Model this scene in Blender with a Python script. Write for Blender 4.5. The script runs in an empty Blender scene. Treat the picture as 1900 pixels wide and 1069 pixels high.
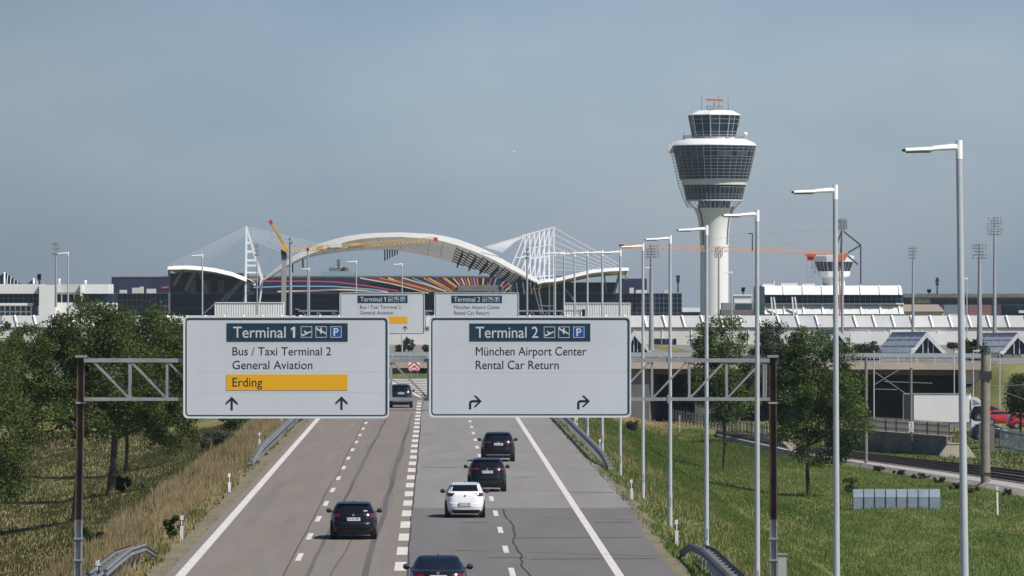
import bpy, bmesh, math, random
import numpy as np
from mathutils import Vector, Matrix

# ------------------------------------------------------------------ camera, sky, sun, exposure
SC = bpy.context.scene
COL = SC.collection
F, CX, CY, H = 11000.0, 950.0, 534.5, 9.75      # focal length in photo pixels, principal point, eye height
cam_d = bpy.data.cameras.new("camera")
cam_d.sensor_width = 36.0
cam_d.lens = F / 1900.0 * 36.0
cam_d.clip_start = 1.0
cam_d.clip_end = 20000.0
cam = bpy.data.objects.new("camera", cam_d)
COL.objects.link(cam)
cam.location = (0, 0, H)
cam.rotation_euler = (math.radians(90), 0, 0)
SC.camera = cam

SUN_EL, SUN_AZ = 50.0, 125.0                     # azimuth clockwise from +Y
w = bpy.data.worlds.new("World")
SC.world = w
w.use_nodes = True
nt = w.node_tree
bg = nt.nodes["Background"]
sky = nt.nodes.new("ShaderNodeTexSky")
sky.sky_type = 'NISHITA'
sky.sun_disc = False
sky.sun_elevation = math.radians(SUN_EL)
sky.sun_rotation = math.radians(SUN_AZ)
sky.altitude = 450
sky.air_density = 1.0
sky.dust_density = 1.6
sky.ozone_density = 1.5
tint = nt.nodes.new("ShaderNodeMix")
tint.data_type = 'RGBA'
tint.blend_type = 'MULTIPLY'
tint.inputs[0].default_value = 1.0
tc = nt.nodes.new("ShaderNodeTexCoord")
mp = nt.nodes.new("ShaderNodeMapping")
mp.inputs['Scale'].default_value = (14, 14, 32)
nz = nt.nodes.new("ShaderNodeTexNoise")
nz.inputs['Scale'].default_value = 1.0
nz.inputs['Detail'].default_value = 4.0
cr = nt.nodes.new("ShaderNodeValToRGB")
cr.color_ramp.elements[0].position = 0.3
cr.color_ramp.elements[0].color = (0.45, 0.56, 0.79, 1)
cr.color_ramp.elements[1].position = 0.7
cr.color_ramp.elements[1].color = (0.63, 0.69, 0.89, 1)
nt.links.new(tc.outputs['Generated'], mp.inputs['Vector'])
nt.links.new(mp.outputs['Vector'], nz.inputs['Vector'])
nt.links.new(nz.outputs['Fac'], cr.inputs['Fac'])
sx = nt.nodes.new("ShaderNodeSeparateXYZ")
nt.links.new(tc.outputs['Generated'], sx.inputs[0])
er = nt.nodes.new("ShaderNodeMapRange")          # the low sky is as bright as the sky above it in this hazy weather
er.inputs['From Min'].default_value = -.01
er.inputs['From Max'].default_value = .06
er.inputs['To Min'].default_value = 1.84
er.inputs['To Max'].default_value = 1.0
nt.links.new(sx.outputs['Z'], er.inputs['Value'])
vm = nt.nodes.new("ShaderNodeVectorMath"); vm.operation = 'SCALE'
ex = nt.nodes.new("ShaderNodeMapRange")          # thinner veil of cloud towards the left
ex.interpolation_type = 'SMOOTHSTEP'
ex.inputs['From Min'].default_value = -.12
ex.inputs['From Max'].default_value = .0
ex.inputs['To Min'].default_value = .74
ex.inputs['To Max'].default_value = 1.0
nt.links.new(sx.outputs['X'], ex.inputs['Value'])
em = nt.nodes.new("ShaderNodeMath"); em.operation = 'MULTIPLY'
nt.links.new(er.outputs[0], em.inputs[0]); nt.links.new(ex.outputs[0], em.inputs[1])
nt.links.new(sky.outputs['Color'], vm.inputs[0]); nt.links.new(em.outputs[0], vm.inputs['Scale'])
nt.links.new(vm.outputs[0], tint.inputs[6])
nt.links.new(cr.outputs['Color'], tint.inputs[7])
nt.links.new(tint.outputs[2], bg.inputs['Color'])
bg.inputs['Strength'].default_value = 0.08

sun_d = bpy.data.lights.new("sun", 'SUN')
sun_d.energy = 3.6
sun_d.angle = math.radians(0.5)
sun_d.color = (1.0, 0.935, 0.83)
sun = bpy.data.objects.new("sun", sun_d)
COL.objects.link(sun)
_e, _a = math.radians(SUN_EL), math.radians(SUN_AZ)
SUN_DIR = Vector((math.sin(_a) * math.cos(_e), math.cos(_a) * math.cos(_e), math.sin(_e)))
sun.rotation_euler = SUN_DIR.to_track_quat('Z', 'Y').to_euler()
sun.location = (150, -100, 200)

SC.view_settings.view_transform = 'Standard'
SC.view_settings.look = 'None'
SC.view_settings.exposure = 0.55
SC.view_settings.gamma = 1.0
SC.cycles.max_bounces = 6
SC.cycles.transparent_max_bounces = 8
SC.cycles.volume_bounces = 0

random.seed(7)
RNG = np.random.default_rng(7)

# ------------------------------------------------------------------ helpers
def P(px, py, Y):
    return Vector(((px - CX) * Y / F, Y, H - (py - CY) * Y / F))

def G(px, py, z):
    Y = F * (H - z) / (py - CY)
    return Vector(((px - CX) * Y / F, Y, z))

SK = 147.0 / F
def RD(lat, Y, z=0.0):
    return Vector((lat - SK * Y, Y, z))

def smooth(a, b, x):
    t = np.clip((x - a) / (b - a), 0, 1)
    return t * t * (3 - 2 * t)

def gz(X, Y):
    X = np.asarray(X, float); Y = np.asarray(Y, float)
    lat = X + SK * Y
    r = np.interp(lat, [0, 8.9, 10.5, 13.5, 18.5, 24, 2000], [-.06, -.06, -.35, -1.5, -3.7, -4.85, -4.85])
    l = np.interp(-lat, [0, 9.1, 11, 16, 22, 2000], [-.06, -.06, -.25, -1.7, -2.9, -3.1])
    low = np.where(lat > 0, r, l)
    far = smooth(664, 672, Y)
    low = low * (1 - far) + (-.3 - .0047 * np.maximum(0, Y - 1500)) * far
    wr = smooth(596, 645, Y) * smooth(44, 53, X) * (1 - far)
    low = low * (1 - wr) + 1.2 * wr
    m = .45 * np.exp(-((X + 10.8) / 5.0) ** 2 - ((Y - 650) / 7.0) ** 2)
    bump = .12 * np.sin(X * .55 + Y * .031) * np.sin(Y * .047 - X * .2) * smooth(11, 20, np.abs(lat))
    return low + m + bump

def GP(px, py):
    """point of the terrain seen at a photo pixel"""
    Y = 160.0
    best = None
    while Y < 3000:
        p = P(px, py, Y)
        if p.z <= float(gz(p.x, Y)):
            return Vector((p.x, Y, float(gz(p.x, Y))))
        Y += .5
    return P(px, py, 3000)

MATS = {}
def mat(name, col, rough=.6, metal=0.0, var=0.0, scale=1.0, stretch=(1, 1, 1), col2=None, spec=.5, bump=0.0, detail=4.0, lo=.35, hi=.65, coat=0.0, island=0.0, trans=0.0, patch=0.0):
    if name in MATS:
        return MATS[name]
    m = bpy.data.materials.new(name)
    m.use_nodes = True
    t = m.node_tree
    b = t.nodes["Principled BSDF"]
    b.inputs['Roughness'].default_value = rough
    b.inputs['Metallic'].default_value = metal
    b.inputs['Specular IOR Level'].default_value = spec
    if coat:
        b.inputs['Coat Weight'].default_value = coat
        b.inputs['Coat Roughness'].default_value = .04
    c = (*col, 1)
    b.inputs['Base Color'].default_value = c
    if var or col2 or island:
        if col2 is None:
            ca = tuple(min(1, x * (1 - var)) for x in col)
            cb = tuple(min(1, x * (1 + var)) for x in col)
        else:
            ca, cb = col, col2
        ramp = t.nodes.new("ShaderNodeValToRGB")
        ramp.color_ramp.elements[0].color = (*ca, 1)
        ramp.color_ramp.elements[1].color = (*cb, 1)
        ramp.color_ramp.elements[0].position = lo
        ramp.color_ramp.elements[1].position = hi
        if island:
            g = t.nodes.new("ShaderNodeNewGeometry")
            ramp.color_ramp.elements[0].position = 0
            ramp.color_ramp.elements[1].position = 1
            if patch:
                co = t.nodes.new("ShaderNodeTexCoord")
                mpn = t.nodes.new("ShaderNodeMapping"); mpn.inputs['Scale'].default_value = (1, .28, 1)
                n = t.nodes.new("ShaderNodeTexNoise"); n.inputs['Scale'].default_value = patch; n.inputs['Detail'].default_value = 5
                t.links.new(co.outputs['Object'], mpn.inputs['Vector']); t.links.new(mpn.outputs['Vector'], n.inputs['Vector'])
                m1 = t.nodes.new("ShaderNodeMath"); m1.operation = 'MULTIPLY_ADD'; m1.inputs[1].default_value = 1.9; m1.inputs[2].default_value = -.67
                m2 = t.nodes.new("ShaderNodeMath"); m2.operation = 'MULTIPLY_ADD'; m2.inputs[1].default_value = .5; m2.use_clamp = True
                t.links.new(n.outputs['Fac'], m1.inputs[0]); t.links.new(g.outputs['Random Per Island'], m2.inputs[0]); t.links.new(m1.outputs[0], m2.inputs[2])
                t.links.new(m2.outputs[0], ramp.inputs['Fac'])
            else:
                t.links.new(g.outputs['Random Per Island'], ramp.inputs['Fac'])
        else:
            co = t.nodes.new("ShaderNodeTexCoord")
            mpn = t.nodes.new("ShaderNodeMapping")
            mpn.inputs['Scale'].default_value = stretch
            n = t.nodes.new("ShaderNodeTexNoise")
            n.inputs['Scale'].default_value = scale
            n.inputs['Detail'].default_value = detail
            n.inputs['Roughness'].default_value = .6
            t.links.new(co.outputs['Object'], mpn.inputs['Vector'])
            t.links.new(mpn.outputs['Vector'], n.inputs['Vector'])
            t.links.new(n.outputs['Fac'], ramp.inputs['Fac'])
            if bump:
                bn = t.nodes.new("ShaderNodeBump")
                bn.inputs['Strength'].default_value = bump
                t.links.new(n.outputs['Fac'], bn.inputs['Height'])
                t.links.new(bn.outputs['Normal'], b.inputs['Normal'])
        t.links.new(ramp.outputs['Color'], b.inputs['Base Color'])
        if trans:
            tr = t.nodes.new("ShaderNodeBsdfTranslucent")
            mx = t.nodes.new("ShaderNodeMixShader")
            mx.inputs[0].default_value = trans
            t.links.new(ramp.outputs['Color'], tr.inputs['Color'])
            t.links.new(b.outputs[0], mx.inputs[1])
            t.links.new(tr.outputs[0], mx.inputs[2])
            t.links.new(mx.outputs[0], t.nodes["Material Output"].inputs['Surface'])
    MATS[name] = m
    return m

def tag(o, label=None, cat=None, group=None, kind=None):
    if label: o['label'] = label
    if cat: o['category'] = cat
    if group: o['group'] = group
    if kind: o['kind'] = kind
    return o

def thing(name, label, cat, loc=(0, 0, 0), group=None, rz=0.0):
    o = bpy.data.objects.new(name, None)
    COL.objects.link(o)
    o.location = loc
    o.rotation_euler = (0, 0, rz)
    o.empty_display_size = .3
    return tag(o, label, cat, group)

ORIGIN = {}
class MB:
    def __init__(s):
        s.v = []; s.f = []; s.m = []
    def face(s, pts, m=0):
        i = len(s.v)
        s.v += [tuple(p) for p in pts]
        s.f.append(tuple(range(i, i + len(pts)))); s.m.append(m)
    def hexa(s, c, m=0):
        i = len(s.v)
        s.v += [tuple(p) for p in c]
        for q in ((0, 3, 2, 1), (4, 5, 6, 7), (0, 1, 5, 4), (1, 2, 6, 5), (2, 3, 7, 6), (3, 0, 4, 7)):
            s.f.append(tuple(i + k for k in q)); s.m.append(m)
    def box(s, c, d, m=0, rz=0.0):
        x, y, z = d[0] / 2, d[1] / 2, d[2] / 2
        ca, sa = math.cos(rz), math.sin(rz)
        pts = []
        for dz in (-z, z):
            for dx, dy in ((-x, -y), (x, -y), (x, y), (-x, y)):
                pts.append((c[0] + dx * ca - dy * sa, c[1] + dx * sa + dy * ca, c[2] + dz))
        s.hexa(pts, m)
    def pbox(s, x0, y0, x1, y1, Y, depth, m=0):
        """box whose front face covers photo rectangle at distance Y"""
        a = P(x0, y1, Y); b = P(x1, y0, Y)
        s.box(((a.x + b.x) / 2, Y + depth / 2, (a.z + b.z) / 2), (abs(b.x - a.x), depth, abs(b.z - a.z)), m)
    def bar(s, a, b, w, h=None, m=0):
        a = Vector(a); b = Vector(b); h = h or w
        d = (b - a)
        if d.length < 1e-6: return
        d.normalize()
        up = Vector((0, 0, 1)) if abs(d.z) < .95 else Vector((0, 1, 0))
        x = d.cross(up).normalized() * (w / 2)
        y = x.cross(d).normalized() * (h / 2)
        s.hexa([a - x - y, a + x - y, a + x + y, a - x + y, b - x - y, b + x - y, b + x + y, b - x + y], m)
    def tube(s, a, b, r0, r1=None, n=8, m=0):
        a = Vector(a); b = Vector(b)
        r1 = r0 if r1 is None else r1
        d = (b - a).normalized()
        up = Vector((0, 0, 1)) if abs(d.z) < .95 else Vector((0, 1, 0))
        x = d.cross(up).normalized(); y = x.cross(d)
        i = len(s.v)
        for c, r in ((a, r0), (b, r1)):
            for k in range(n):
                t = 2 * math.pi * k / n
                s.v.append(tuple(c + x * (r * math.cos(t)) + y * (r * math.sin(t))))
        for k in range(n):
            j = (k + 1) % n
            s.f.append((i + k, i + j, i + n + j, i + n + k)); s.m.append(m)
        s.f.append(tuple(i + k for k in range(n))[::-1]); s.m.append(m)
        s.f.append(tuple(i + n + k for k in range(n))); s.m.append(m)
    def path(s, pts, r, n=6, m=0):
        for k in range(len(pts) - 1):
            ra = r[k] if isinstance(r, (list, tuple)) else r
            rb = r[k + 1] if isinstance(r, (list, tuple)) else r
            s.tube(pts[k], pts[k + 1], ra, rb, n, m)
    def lathe(s, cx, cy, prof, n=24, m=0, rot=0.0):
        i = len(s.v)
        for r, z in prof:
            for k in range(n):
                t = 2 * math.pi * k / n + rot
                s.v.append((cx + r * math.cos(t), cy + r * math.sin(t), z))
        for a in range(len(prof) - 1):
            for k in range(n):
                j = (k + 1) % n
                s.f.append((i + a * n + k, i + a * n + j, i + (a + 1) * n + j, i + (a + 1) * n + k)); s.m.append(m)
        s.f.append(tuple(i + k for k in range(n))[::-1]); s.m.append(m)
        o = i + (len(prof) - 1) * n
        s.f.append(tuple(o + k for k in range(n))); s.m.append(m)
    def prism(s, poly, vec, m=0):
        n = len(poly); i = len(s.v); v = Vector(vec)
        s.v += [tuple(p) for p in poly] + [tuple(Vector(p) + v) for p in poly]
        s.f.append(tuple(range(i, i + n))); s.m.append(m)
        s.f.append(tuple(range(i + n, i + 2 * n))[::-1]); s.m.append(m)
        for k in range(n):
            j = (k + 1) % n
            s.f.append((i + k, i + n + k, i + n + j, i + j)); s.m.append(m)
    def grid(s, rows, m=0):
        i = len(s.v); n = len(rows[0])
        for r in rows:
            s.v += [tuple(p) for p in r]
        for a in range(len(rows) - 1):
            for k in range(n - 1):
                s.f.append((i + a * n + k, i + a * n + k + 1, i + (a + 1) * n + k + 1, i + (a + 1) * n + k)); s.m.append(m)
    def build(s, name, mats, parent=None, loc=None, smooth=False, local=False, recalc=True, kind=None, angle=35):
        if not isinstance(mats, (list, tuple)): mats = [mats]
        if local: off = Vector((0, 0, 0))
        elif loc is not None: off = Vector(loc)
        elif parent is not None:
            off = Vector((0, 0, 0)); q = parent
            while q is not None:
                off += q.location; q = q.parent
        else: off = Vector((0, 0, 0))
        me = bpy.data.meshes.new(name)
        me.from_pydata([(p[0] - off.x, p[1] - off.y, p[2] - off.z) for p in s.v], [], s.f)
        for q in mats: me.materials.append(q)
        me.polygons.foreach_set('material_index', s.m)
        if recalc:
            bm = bmesh.new(); bm.from_mesh(me)
            bmesh.ops.recalc_face_normals(bm, faces=bm.faces)
            bm.to_mesh(me); bm.free()
        if smooth:
            me.polygons.foreach_set('use_smooth', [True] * len(me.polygons))
            try: me.set_sharp_from_angle(angle=math.radians(angle))
            except Exception: pass
        o = bpy.data.objects.new(name, me)
        COL.objects.link(o)
        if parent is not None: o.parent = parent
        elif loc is not None: o.location = loc
        if kind: o['kind'] = kind
        return o

def part_copies(name, mb, mats, parent, pts):
    """one small part repeated at world points: objects of their own that share a mesh"""
    first = None
    off = Vector(parent.location)
    for p in pts:
        if first is None: o = first = mb.build(name, mats, parent, local=True)
        else:
            o = first.copy(); COL.objects.link(o); o.parent = parent
        o.location = Vector(p) - off

def kids(o):
    return [c for c in o.children]

def copy_thing(o, parent=None):
    c = o.copy()
    COL.objects.link(c)
    if parent is not None: c.parent = parent
    for ch in kids(o): copy_thing(ch, c)
    return c

def np_mesh(name, verts, faces, mats, mi=None, parent=None, loc=(0, 0, 0), kind=None):
    """fast mesh of equal-size faces; verts (n,3), faces (m,k)"""
    me = bpy.data.meshes.new(name)
    verts = np.asarray(verts, np.float32) - np.asarray(loc, np.float32)
    k = faces.shape[1]
    me.vertices.add(len(verts)); me.vertices.foreach_set('co', verts.ravel())
    me.loops.add(faces.size); me.loops.foreach_set('vertex_index', faces.astype(np.int32).ravel())
    me.polygons.add(len(faces))
    me.polygons.foreach_set('loop_start', np.arange(0, faces.size, k, dtype=np.int32))
    try: me.polygons.foreach_set('loop_total', np.full(len(faces), k, np.int32))
    except Exception: pass
    for q in (mats if isinstance(mats, (list, tuple)) else [mats]): me.materials.append(q)
    if mi is not None: me.polygons.foreach_set('material_index', np.asarray(mi, np.int32))
    me.update(calc_edges=True)
    me.validate()
    o = bpy.data.objects.new(name, me)
    COL.objects.link(o)
    if parent is not None: o.parent = parent
    else: o.location = loc
    if kind: o['kind'] = kind
    return o

# ------------------------------------------------------------------ materials
M_white = mat('white_paint', (.76, .77, .77), .5, var=.06, scale=.35)
M_panel = mat('white_panel', (.70, .71, .70), .55, var=.10, scale=.12, stretch=(1, 1, .4))
M_panel2 = mat('grey_white_panel', (.58, .59, .58), .6, var=.08, scale=.2)
M_wall = mat('pale_wall', (.62, .60, .57), .8, var=.08, scale=.15)
M_steelw = mat('white_steel', (.78, .79, .80), .4)
M_galv = mat('galvanised_steel', (.30, .31, .32), .48, metal=.3, var=.12, scale=2.0)
M_lamp = mat('lamp_grey', (.45, .485, .52), .38, metal=.1, var=.06, scale=1.5)
M_lampw = mat('lamp_white', (.84, .85, .85), .4)
M_edge = mat('roof_edge_panel', (.50, .505, .50), .6, var=.10, scale=.12, stretch=(1, 1, .4))
M_edge2 = mat('roof_edge_panel_grey', (.44, .45, .45), .6, var=.08, scale=.2)
M_dark = mat('dark_metal', (.03, .033, .036), .5)
M_black = mat('black_plastic', (.012, .012, .013), .55)
M_rust = mat('rusty_steel', (.075, .05, .038), .75, var=.35, scale=1.2)
M_glass = mat('dark_glazing', (.010, .022, .034), .18, spec=.25, var=.5, scale=.08)
M_glass2 = mat('grey_glazing', (.045, .075, .09), .2, spec=.3, var=.4, scale=.12)
M_mull = mat('mullion_grey', (.20, .23, .25), .5, metal=.2)
M_navy = mat('navy_banner', (.013, .017, .052), .6, var=.2, scale=.1)
M_concrete = mat('concrete', (.34, .31, .27), .85, var=.16, scale=.5)
M_conc_d = mat('weathered_concrete', (.16, .15, .14), .9, var=.25, scale=.4)
M_railw = mat('pale_rail', (.52, .54, .55), .5, metal=.1)
M_fascia = mat('beige_concrete', (.60, .49, .39), .85, var=.12, scale=.25)
M_bark = mat('bark', (.055, .042, .030), .9, var=.35, scale=3.0, stretch=(1, 1, .3), bump=.4)
M_tyre = mat('tyre_rubber', (.012, .012, .012), .85)
M_signface = mat('sign_face', (.53, .57, .60), .42, var=.035, scale=.6, stretch=(1, 1, .35))
M_signback = mat('sign_aluminium', (.55, .58, .60), .45, metal=.2)
M_signnavy = mat('sign_navy', (.010, .035, .062), .45)
M_signblue = mat('sign_blue', (.005, .075, .30), .45)
M_yellow = mat('sign_amber', (.72, .38, .004), .5)
M_black_ink = mat('sign_black', (.010, .014, .018), .5)
M_orange = mat('crane_orange', (.58, .15, .05), .5)
M_cyel = mat('crane_yellow', (.60, .37, .08), .55, var=.2, scale=.4)
M_red = mat('signal_red', (.5, .03, .03), .5)

# ------------------------------------------------------------------ ground, roads, markings (the setting)
def dryness(X, Y):
    lat = X + SK * Y
    a = 1.0 * smooth(-15.5, -12.5, lat) * (1 - smooth(-9.4, -9.0, lat))
    b = .50 * (1 - smooth(-16, -12.5, lat))
    nse = .5 + .5 * np.sin(X * .31 + 1.3 * np.sin(Y * .045)) * np.sin(Y * .026 + X * .12)
    c = smooth(9, 10, lat) * (.0 + .22 * nse * nse)
    c = (c + .40 * smooth(9, 10, lat) * (1 - smooth(22, 26, lat)) * smooth(545, 590, Y) + .30 * smooth(9, 10, lat) * smooth(530, 600, Y)) * (Y < 668)
    c = c + .35 * smooth(8.8, 9.4, lat) * (1 - smooth(11, 13, lat)) * smooth(205, 260, Y)
    d = .48 * (lat > 0) * smooth(580, 640, Y) * (Y < 668)
    b = b * (1 - smooth(520, 600, Y))
    return np.clip(np.where(Y > 668, .4, np.where(lat < 0, np.maximum(a, b * (.6 + .8 * nse)), np.maximum(c, d))), 0, 1)

lats = np.array([-1450, -700, -300, -120, -60, -40, -30] + list(np.arange(-26, 70.1, 1.0)) + [80, 110, 200, 500, 1450])
Ys = np.array([-80, 0, 80, 150] + list(range(180, 636, 5)) + list(range(636, 690, 2)) + [700, 760, 900, 1300, 2200, 4000])
LA, YY = np.meshgrid(lats, Ys)
XX = LA - SK * YY
ZZ = gz(XX, YY)
nv = np.stack([XX.ravel(), YY.ravel(), ZZ.ravel()], 1)
nc = len(lats)
ii = (np.arange(len(Ys) - 1)[:, None] * nc + np.arange(nc - 1)[None, :]).ravel()
nf = np.stack([ii, ii + 1, ii + nc + 1, ii + nc], 1)
m = bpy.data.materials.new("meadow_ground")
m.use_nodes = True
t = m.node_tree; b = t.nodes["Principled BSDF"]
b.inputs['Roughness'].default_value = .95
b.inputs['Specular IOR Level'].default_value = .1
at = t.nodes.new("ShaderNodeAttribute"); at.attribute_name = "dryness"
co = t.nodes.new("ShaderNodeTexCoord")
def noise(scale, st, detail=5):
    mpn = t.nodes.new("ShaderNodeMapping"); mpn.inputs['Scale'].default_value = st
    n = t.nodes.new("ShaderNodeTexNoise"); n.inputs['Scale'].default_value = scale; n.inputs['Detail'].default_value = detail
    n.inputs['Roughness'].default_value = .65
    t.links.new(co.outputs['Object'], mpn.inputs['Vector']); t.links.new(mpn.outputs['Vector'], n.inputs['Vector'])
    return n
def ramp(n, c0, c1, p0=.35, p1=.65):
    r = t.nodes.new("ShaderNodeValToRGB")
    r.color_ramp.elements[0].color = (*c0, 1); r.color_ramp.elements[1].color = (*c1, 1)
    r.color_ramp.elements[0].position = p0; r.color_ramp.elements[1].position = p1
    t.links.new(n.outputs['Fac'], r.inputs['Fac'])
    return r
green = ramp(noise(.35, (1, .16, 1)), (.058, .105, .022), (.140, .172, .048))
straw = ramp(noise(.5, (1, .2, 1)), (.17, .13, .062), (.34, .265, .14))
mixf = noise(.22, (1, .25, 1), 6)
ma = t.nodes.new("ShaderNodeMath"); ma.operation = 'MULTIPLY_ADD'
ma.inputs[1].default_value = 1.6; ma.inputs[2].default_value = -.8
t.links.new(mixf.outputs['Fac'], ma.inputs[0])
mb_ = t.nodes.new("ShaderNodeMath"); mb_.operation = 'ADD'; mb_.use_clamp = True
t.links.new(ma.outputs[0], mb_.inputs[0]); t.links.new(at.outputs['Fac'], mb_.inputs[1])
mx = t.nodes.new("ShaderNodeMix"); mx.data_type = 'RGBA'
t.links.new(mb_.outputs[0], mx.inputs[0]); t.links.new(green.outputs['Color'], mx.inputs[6]); t.links.new(straw.outputs['Color'], mx.inputs[7])
t.links.new(mx.outputs[2], b.inputs['Base Color'])
ground = np_mesh("ground", nv, nf, m, kind='structure')
attr = ground.data.attributes.new("dryness", 'FLOAT', 'POINT')
attr.data.foreach_set('value', dryness(nv[:, 0], nv[:, 1]).astype(np.float32))
ground.data.polygons.foreach_set('use_smooth', [True] * len(ground.data.polygons))

M_roadl = mat('brown_asphalt', (.190, .166, .140), .88, var=.09, scale=.5, stretch=(1.0, .12, 1), spec=.3, detail=9, lo=.25, hi=.75)
M_roadr = mat('pale_asphalt', (.215, .205, .192), .88, var=.07, scale=.5, stretch=(1.0, .10, 1), spec=.3, detail=6)
M_roadd = mat('dark_asphalt', (.142, .136, .128), .85, var=.07, scale=.5, stretch=(1.0, .10, 1), spec=.3, detail=6)
M_paint = mat('road_paint', (.57, .55, .51), .8, var=.2, scale=2.5, detail=8)
M_seam = mat('tar_seam', (.035, .033, .032), .8)
M_skid = mat('tyre_marks', (.105, .096, .088), .85, var=.3, scale=.5, stretch=(1, .03, 1))
M_skid2 = mat('polished_tracks', (.150, .138, .128), .85, var=.25, scale=.5, stretch=(1, .03, 1))

def strip(name, pts, mtl, z):
    """pts: list of (latL, latR, Y)"""
    mb = MB()
    mb.grid([[RD(a, y, z), RD(c, y, z)] for a, c, y in pts])
    return mb.build(name, mtl, kind='structure', recalc=False)

M_soil = mat('road_edge_soil', (.20, .165, .115), .95, col2=(.13, .125, .06), scale=.9, stretch=(1, .3, 1), detail=6)
strip("road_edge", [(-9.75 + random.uniform(-.15, .15), -8.95, y) for y in range(0, 641, 4)], M_soil, -.012)
strip("road_edge", [(8.1, 9.25 + random.uniform(-.18, .18) - .45 * (y < 245), y) for y in range(0, 641, 4)], M_soil, -.012)
rl = [(-9.05 + .05 * math.sin(y * .4) + random.uniform(-.05, .05), -.9, y) for y in range(0, 641, 8)]
strip("road", rl, M_roadl, 0.0)
def redge(y): return 8.35 + .6 * float(smooth(225, 275, y)) + random.uniform(-.06, .06)
strip("road", [(-.9, redge(y), y) for y in list(range(0, 256, 8)) + [263]], M_roadd, 0.0)
strip("road", [(-.9, redge(y), y) for y in [263] + list(range(271, 641, 8))], M_roadr, 0.0)

def flat(name, quads, mtl, z):
    mb = MB()
    for q in quads: mb.face([RD(a, y, z) for a, y in q])
    return mb.build(name, mtl, kind='structure', recalc=False)
def rect(a, wd, y0, y1): return [(a - wd / 2, y0), (a + wd / 2, y0), (a + wd / 2, y1), (a - wd / 2, y1)]
flat("road_markings", [rect(-8.55, .34, y, y + 10) for y in range(0, 640, 10)], M_paint, .006)
flat("road_markings", [rect(6.33, .30, y, y + 10) for y in range(0, 600, 10)], M_paint, .006)
flat("road_markings", [rect(-4.83, .2, y - 3, y + 3) for y in [232.6 + 17.8 * k for k in range(-11, 20)]], M_paint, .006)
flat("road_markings", [rect(2.72, .2, y - 3, y + 3) for y in [203.5 + 17.7 * k for k in range(-9, 22)]], M_paint, .006)
flat("road_markings", [rect(-1.13, .40, y - 3.3, y + 3.3) for y in [232 + 12.2 * k for k in range(-17, 24)]], M_paint, .006)
gore = []
gore.append([(-1.0, 523), (-.7, 523), (-5.0, 640), (-5.6, 640)])
gore.append([(-.95, 523), (-.65, 523), (4.2, 640), (3.6, 640)])
for k in range(9):
    y0 = 545 + k * 10.5
    wl = -.85 - (y0 - 523) * .036; wr = -.85 + (y0 - 523) * .038
    gore.append([(wl + .3, y0), (wr - .3, y0 + 1.0), (wr - .3, y0 + 5.0), (wl + .3, y0 + 4.0)])
flat("road_markings", gore, M_paint, .006)

def ribbon(pts, wd):
    out = []
    for k in range(len(pts) - 1):
        (a, y), (c, y2) = pts[k], pts[k + 1]
        out.append([(a - wd / 2, y), (a + wd / 2, y), (c + wd / 2, y2), (c - wd / 2, y2)])
    return out
def wob(a, y0, y1, amp, step, drift=0):
    pts = []; o = 0
    n = int((y1 - y0) / step)
    for k in range(n + 1):
        o = o * .75 + random.uniform(-amp, amp)
        pts.append((a + o + drift * k / max(1, n), y0 + k * step))
    return pts
cr_ = ribbon(wob(-.88, 150, 520, .03, 5), .06)
cr_ += ribbon(wob(3.35, 196, 262, .10, 2.5, -.35), .075)
cr_ += ribbon(wob(-5.06, 190, 300, .02, 6), .04)
cr_ += ribbon(wob(-4.98, 300, 440, .03, 6), .035)
for a0, a1, y in [(4.2, 5.2, 305), (-.6, 1.2, 322), (1.2, 2.3, 246), (2.0, 3.4, 214), (-.3, .9, 352), (3.2, 8.2, 231), (3.5, 8.0, 213), (6.6, 8.6, 282), (-.7, .5, 395), (6.7, 8.3, 246)]:
    cr_.append([(a0, y), (a1, y + .4), (a1, y + .75), (a0, y + .4)])
flat("road_cracks", cr_, M_seam, .004)
flat("tyre_marks", ribbon(wob(-2.35, 185, 420, .05, 8, .62), .22), M_skid, .0045)
flat("tyre_marks", ribbon(wob(-4.30, 190, 470, .04, 8, .9), .15), M_skid, .0035)
flat("tyre_marks", ribbon(wob(-2.15, 300, 460, .03, 8, .55), .12), M_skid, .0025)
flat("tyre_marks", ribbon(wob(-3.55, 190, 238, .04, 6, .5), .07), M_skid, .0025)
sk = []
for a in (-7.6, -5.9, -3.9, -2.1): sk += ribbon(wob(a, 150, 600, .03, 12), .5)
flat("tyre_marks", sk, mat('worn_track', (.175, .156, .137), .86, var=.10, scale=.5, stretch=(1, .06, 1)), .0015)

M_pave = mat('far_pavement', (.19, .185, .175), .9, var=.15, scale=.08)
mb = MB(); mb.face([(-140, 684, -.27), (190, 684, -.27), (190, 1046, -.27), (-140, 1046, -.27)]); mb.build("pavement", M_pave, kind='structure', recalc=False)

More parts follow.
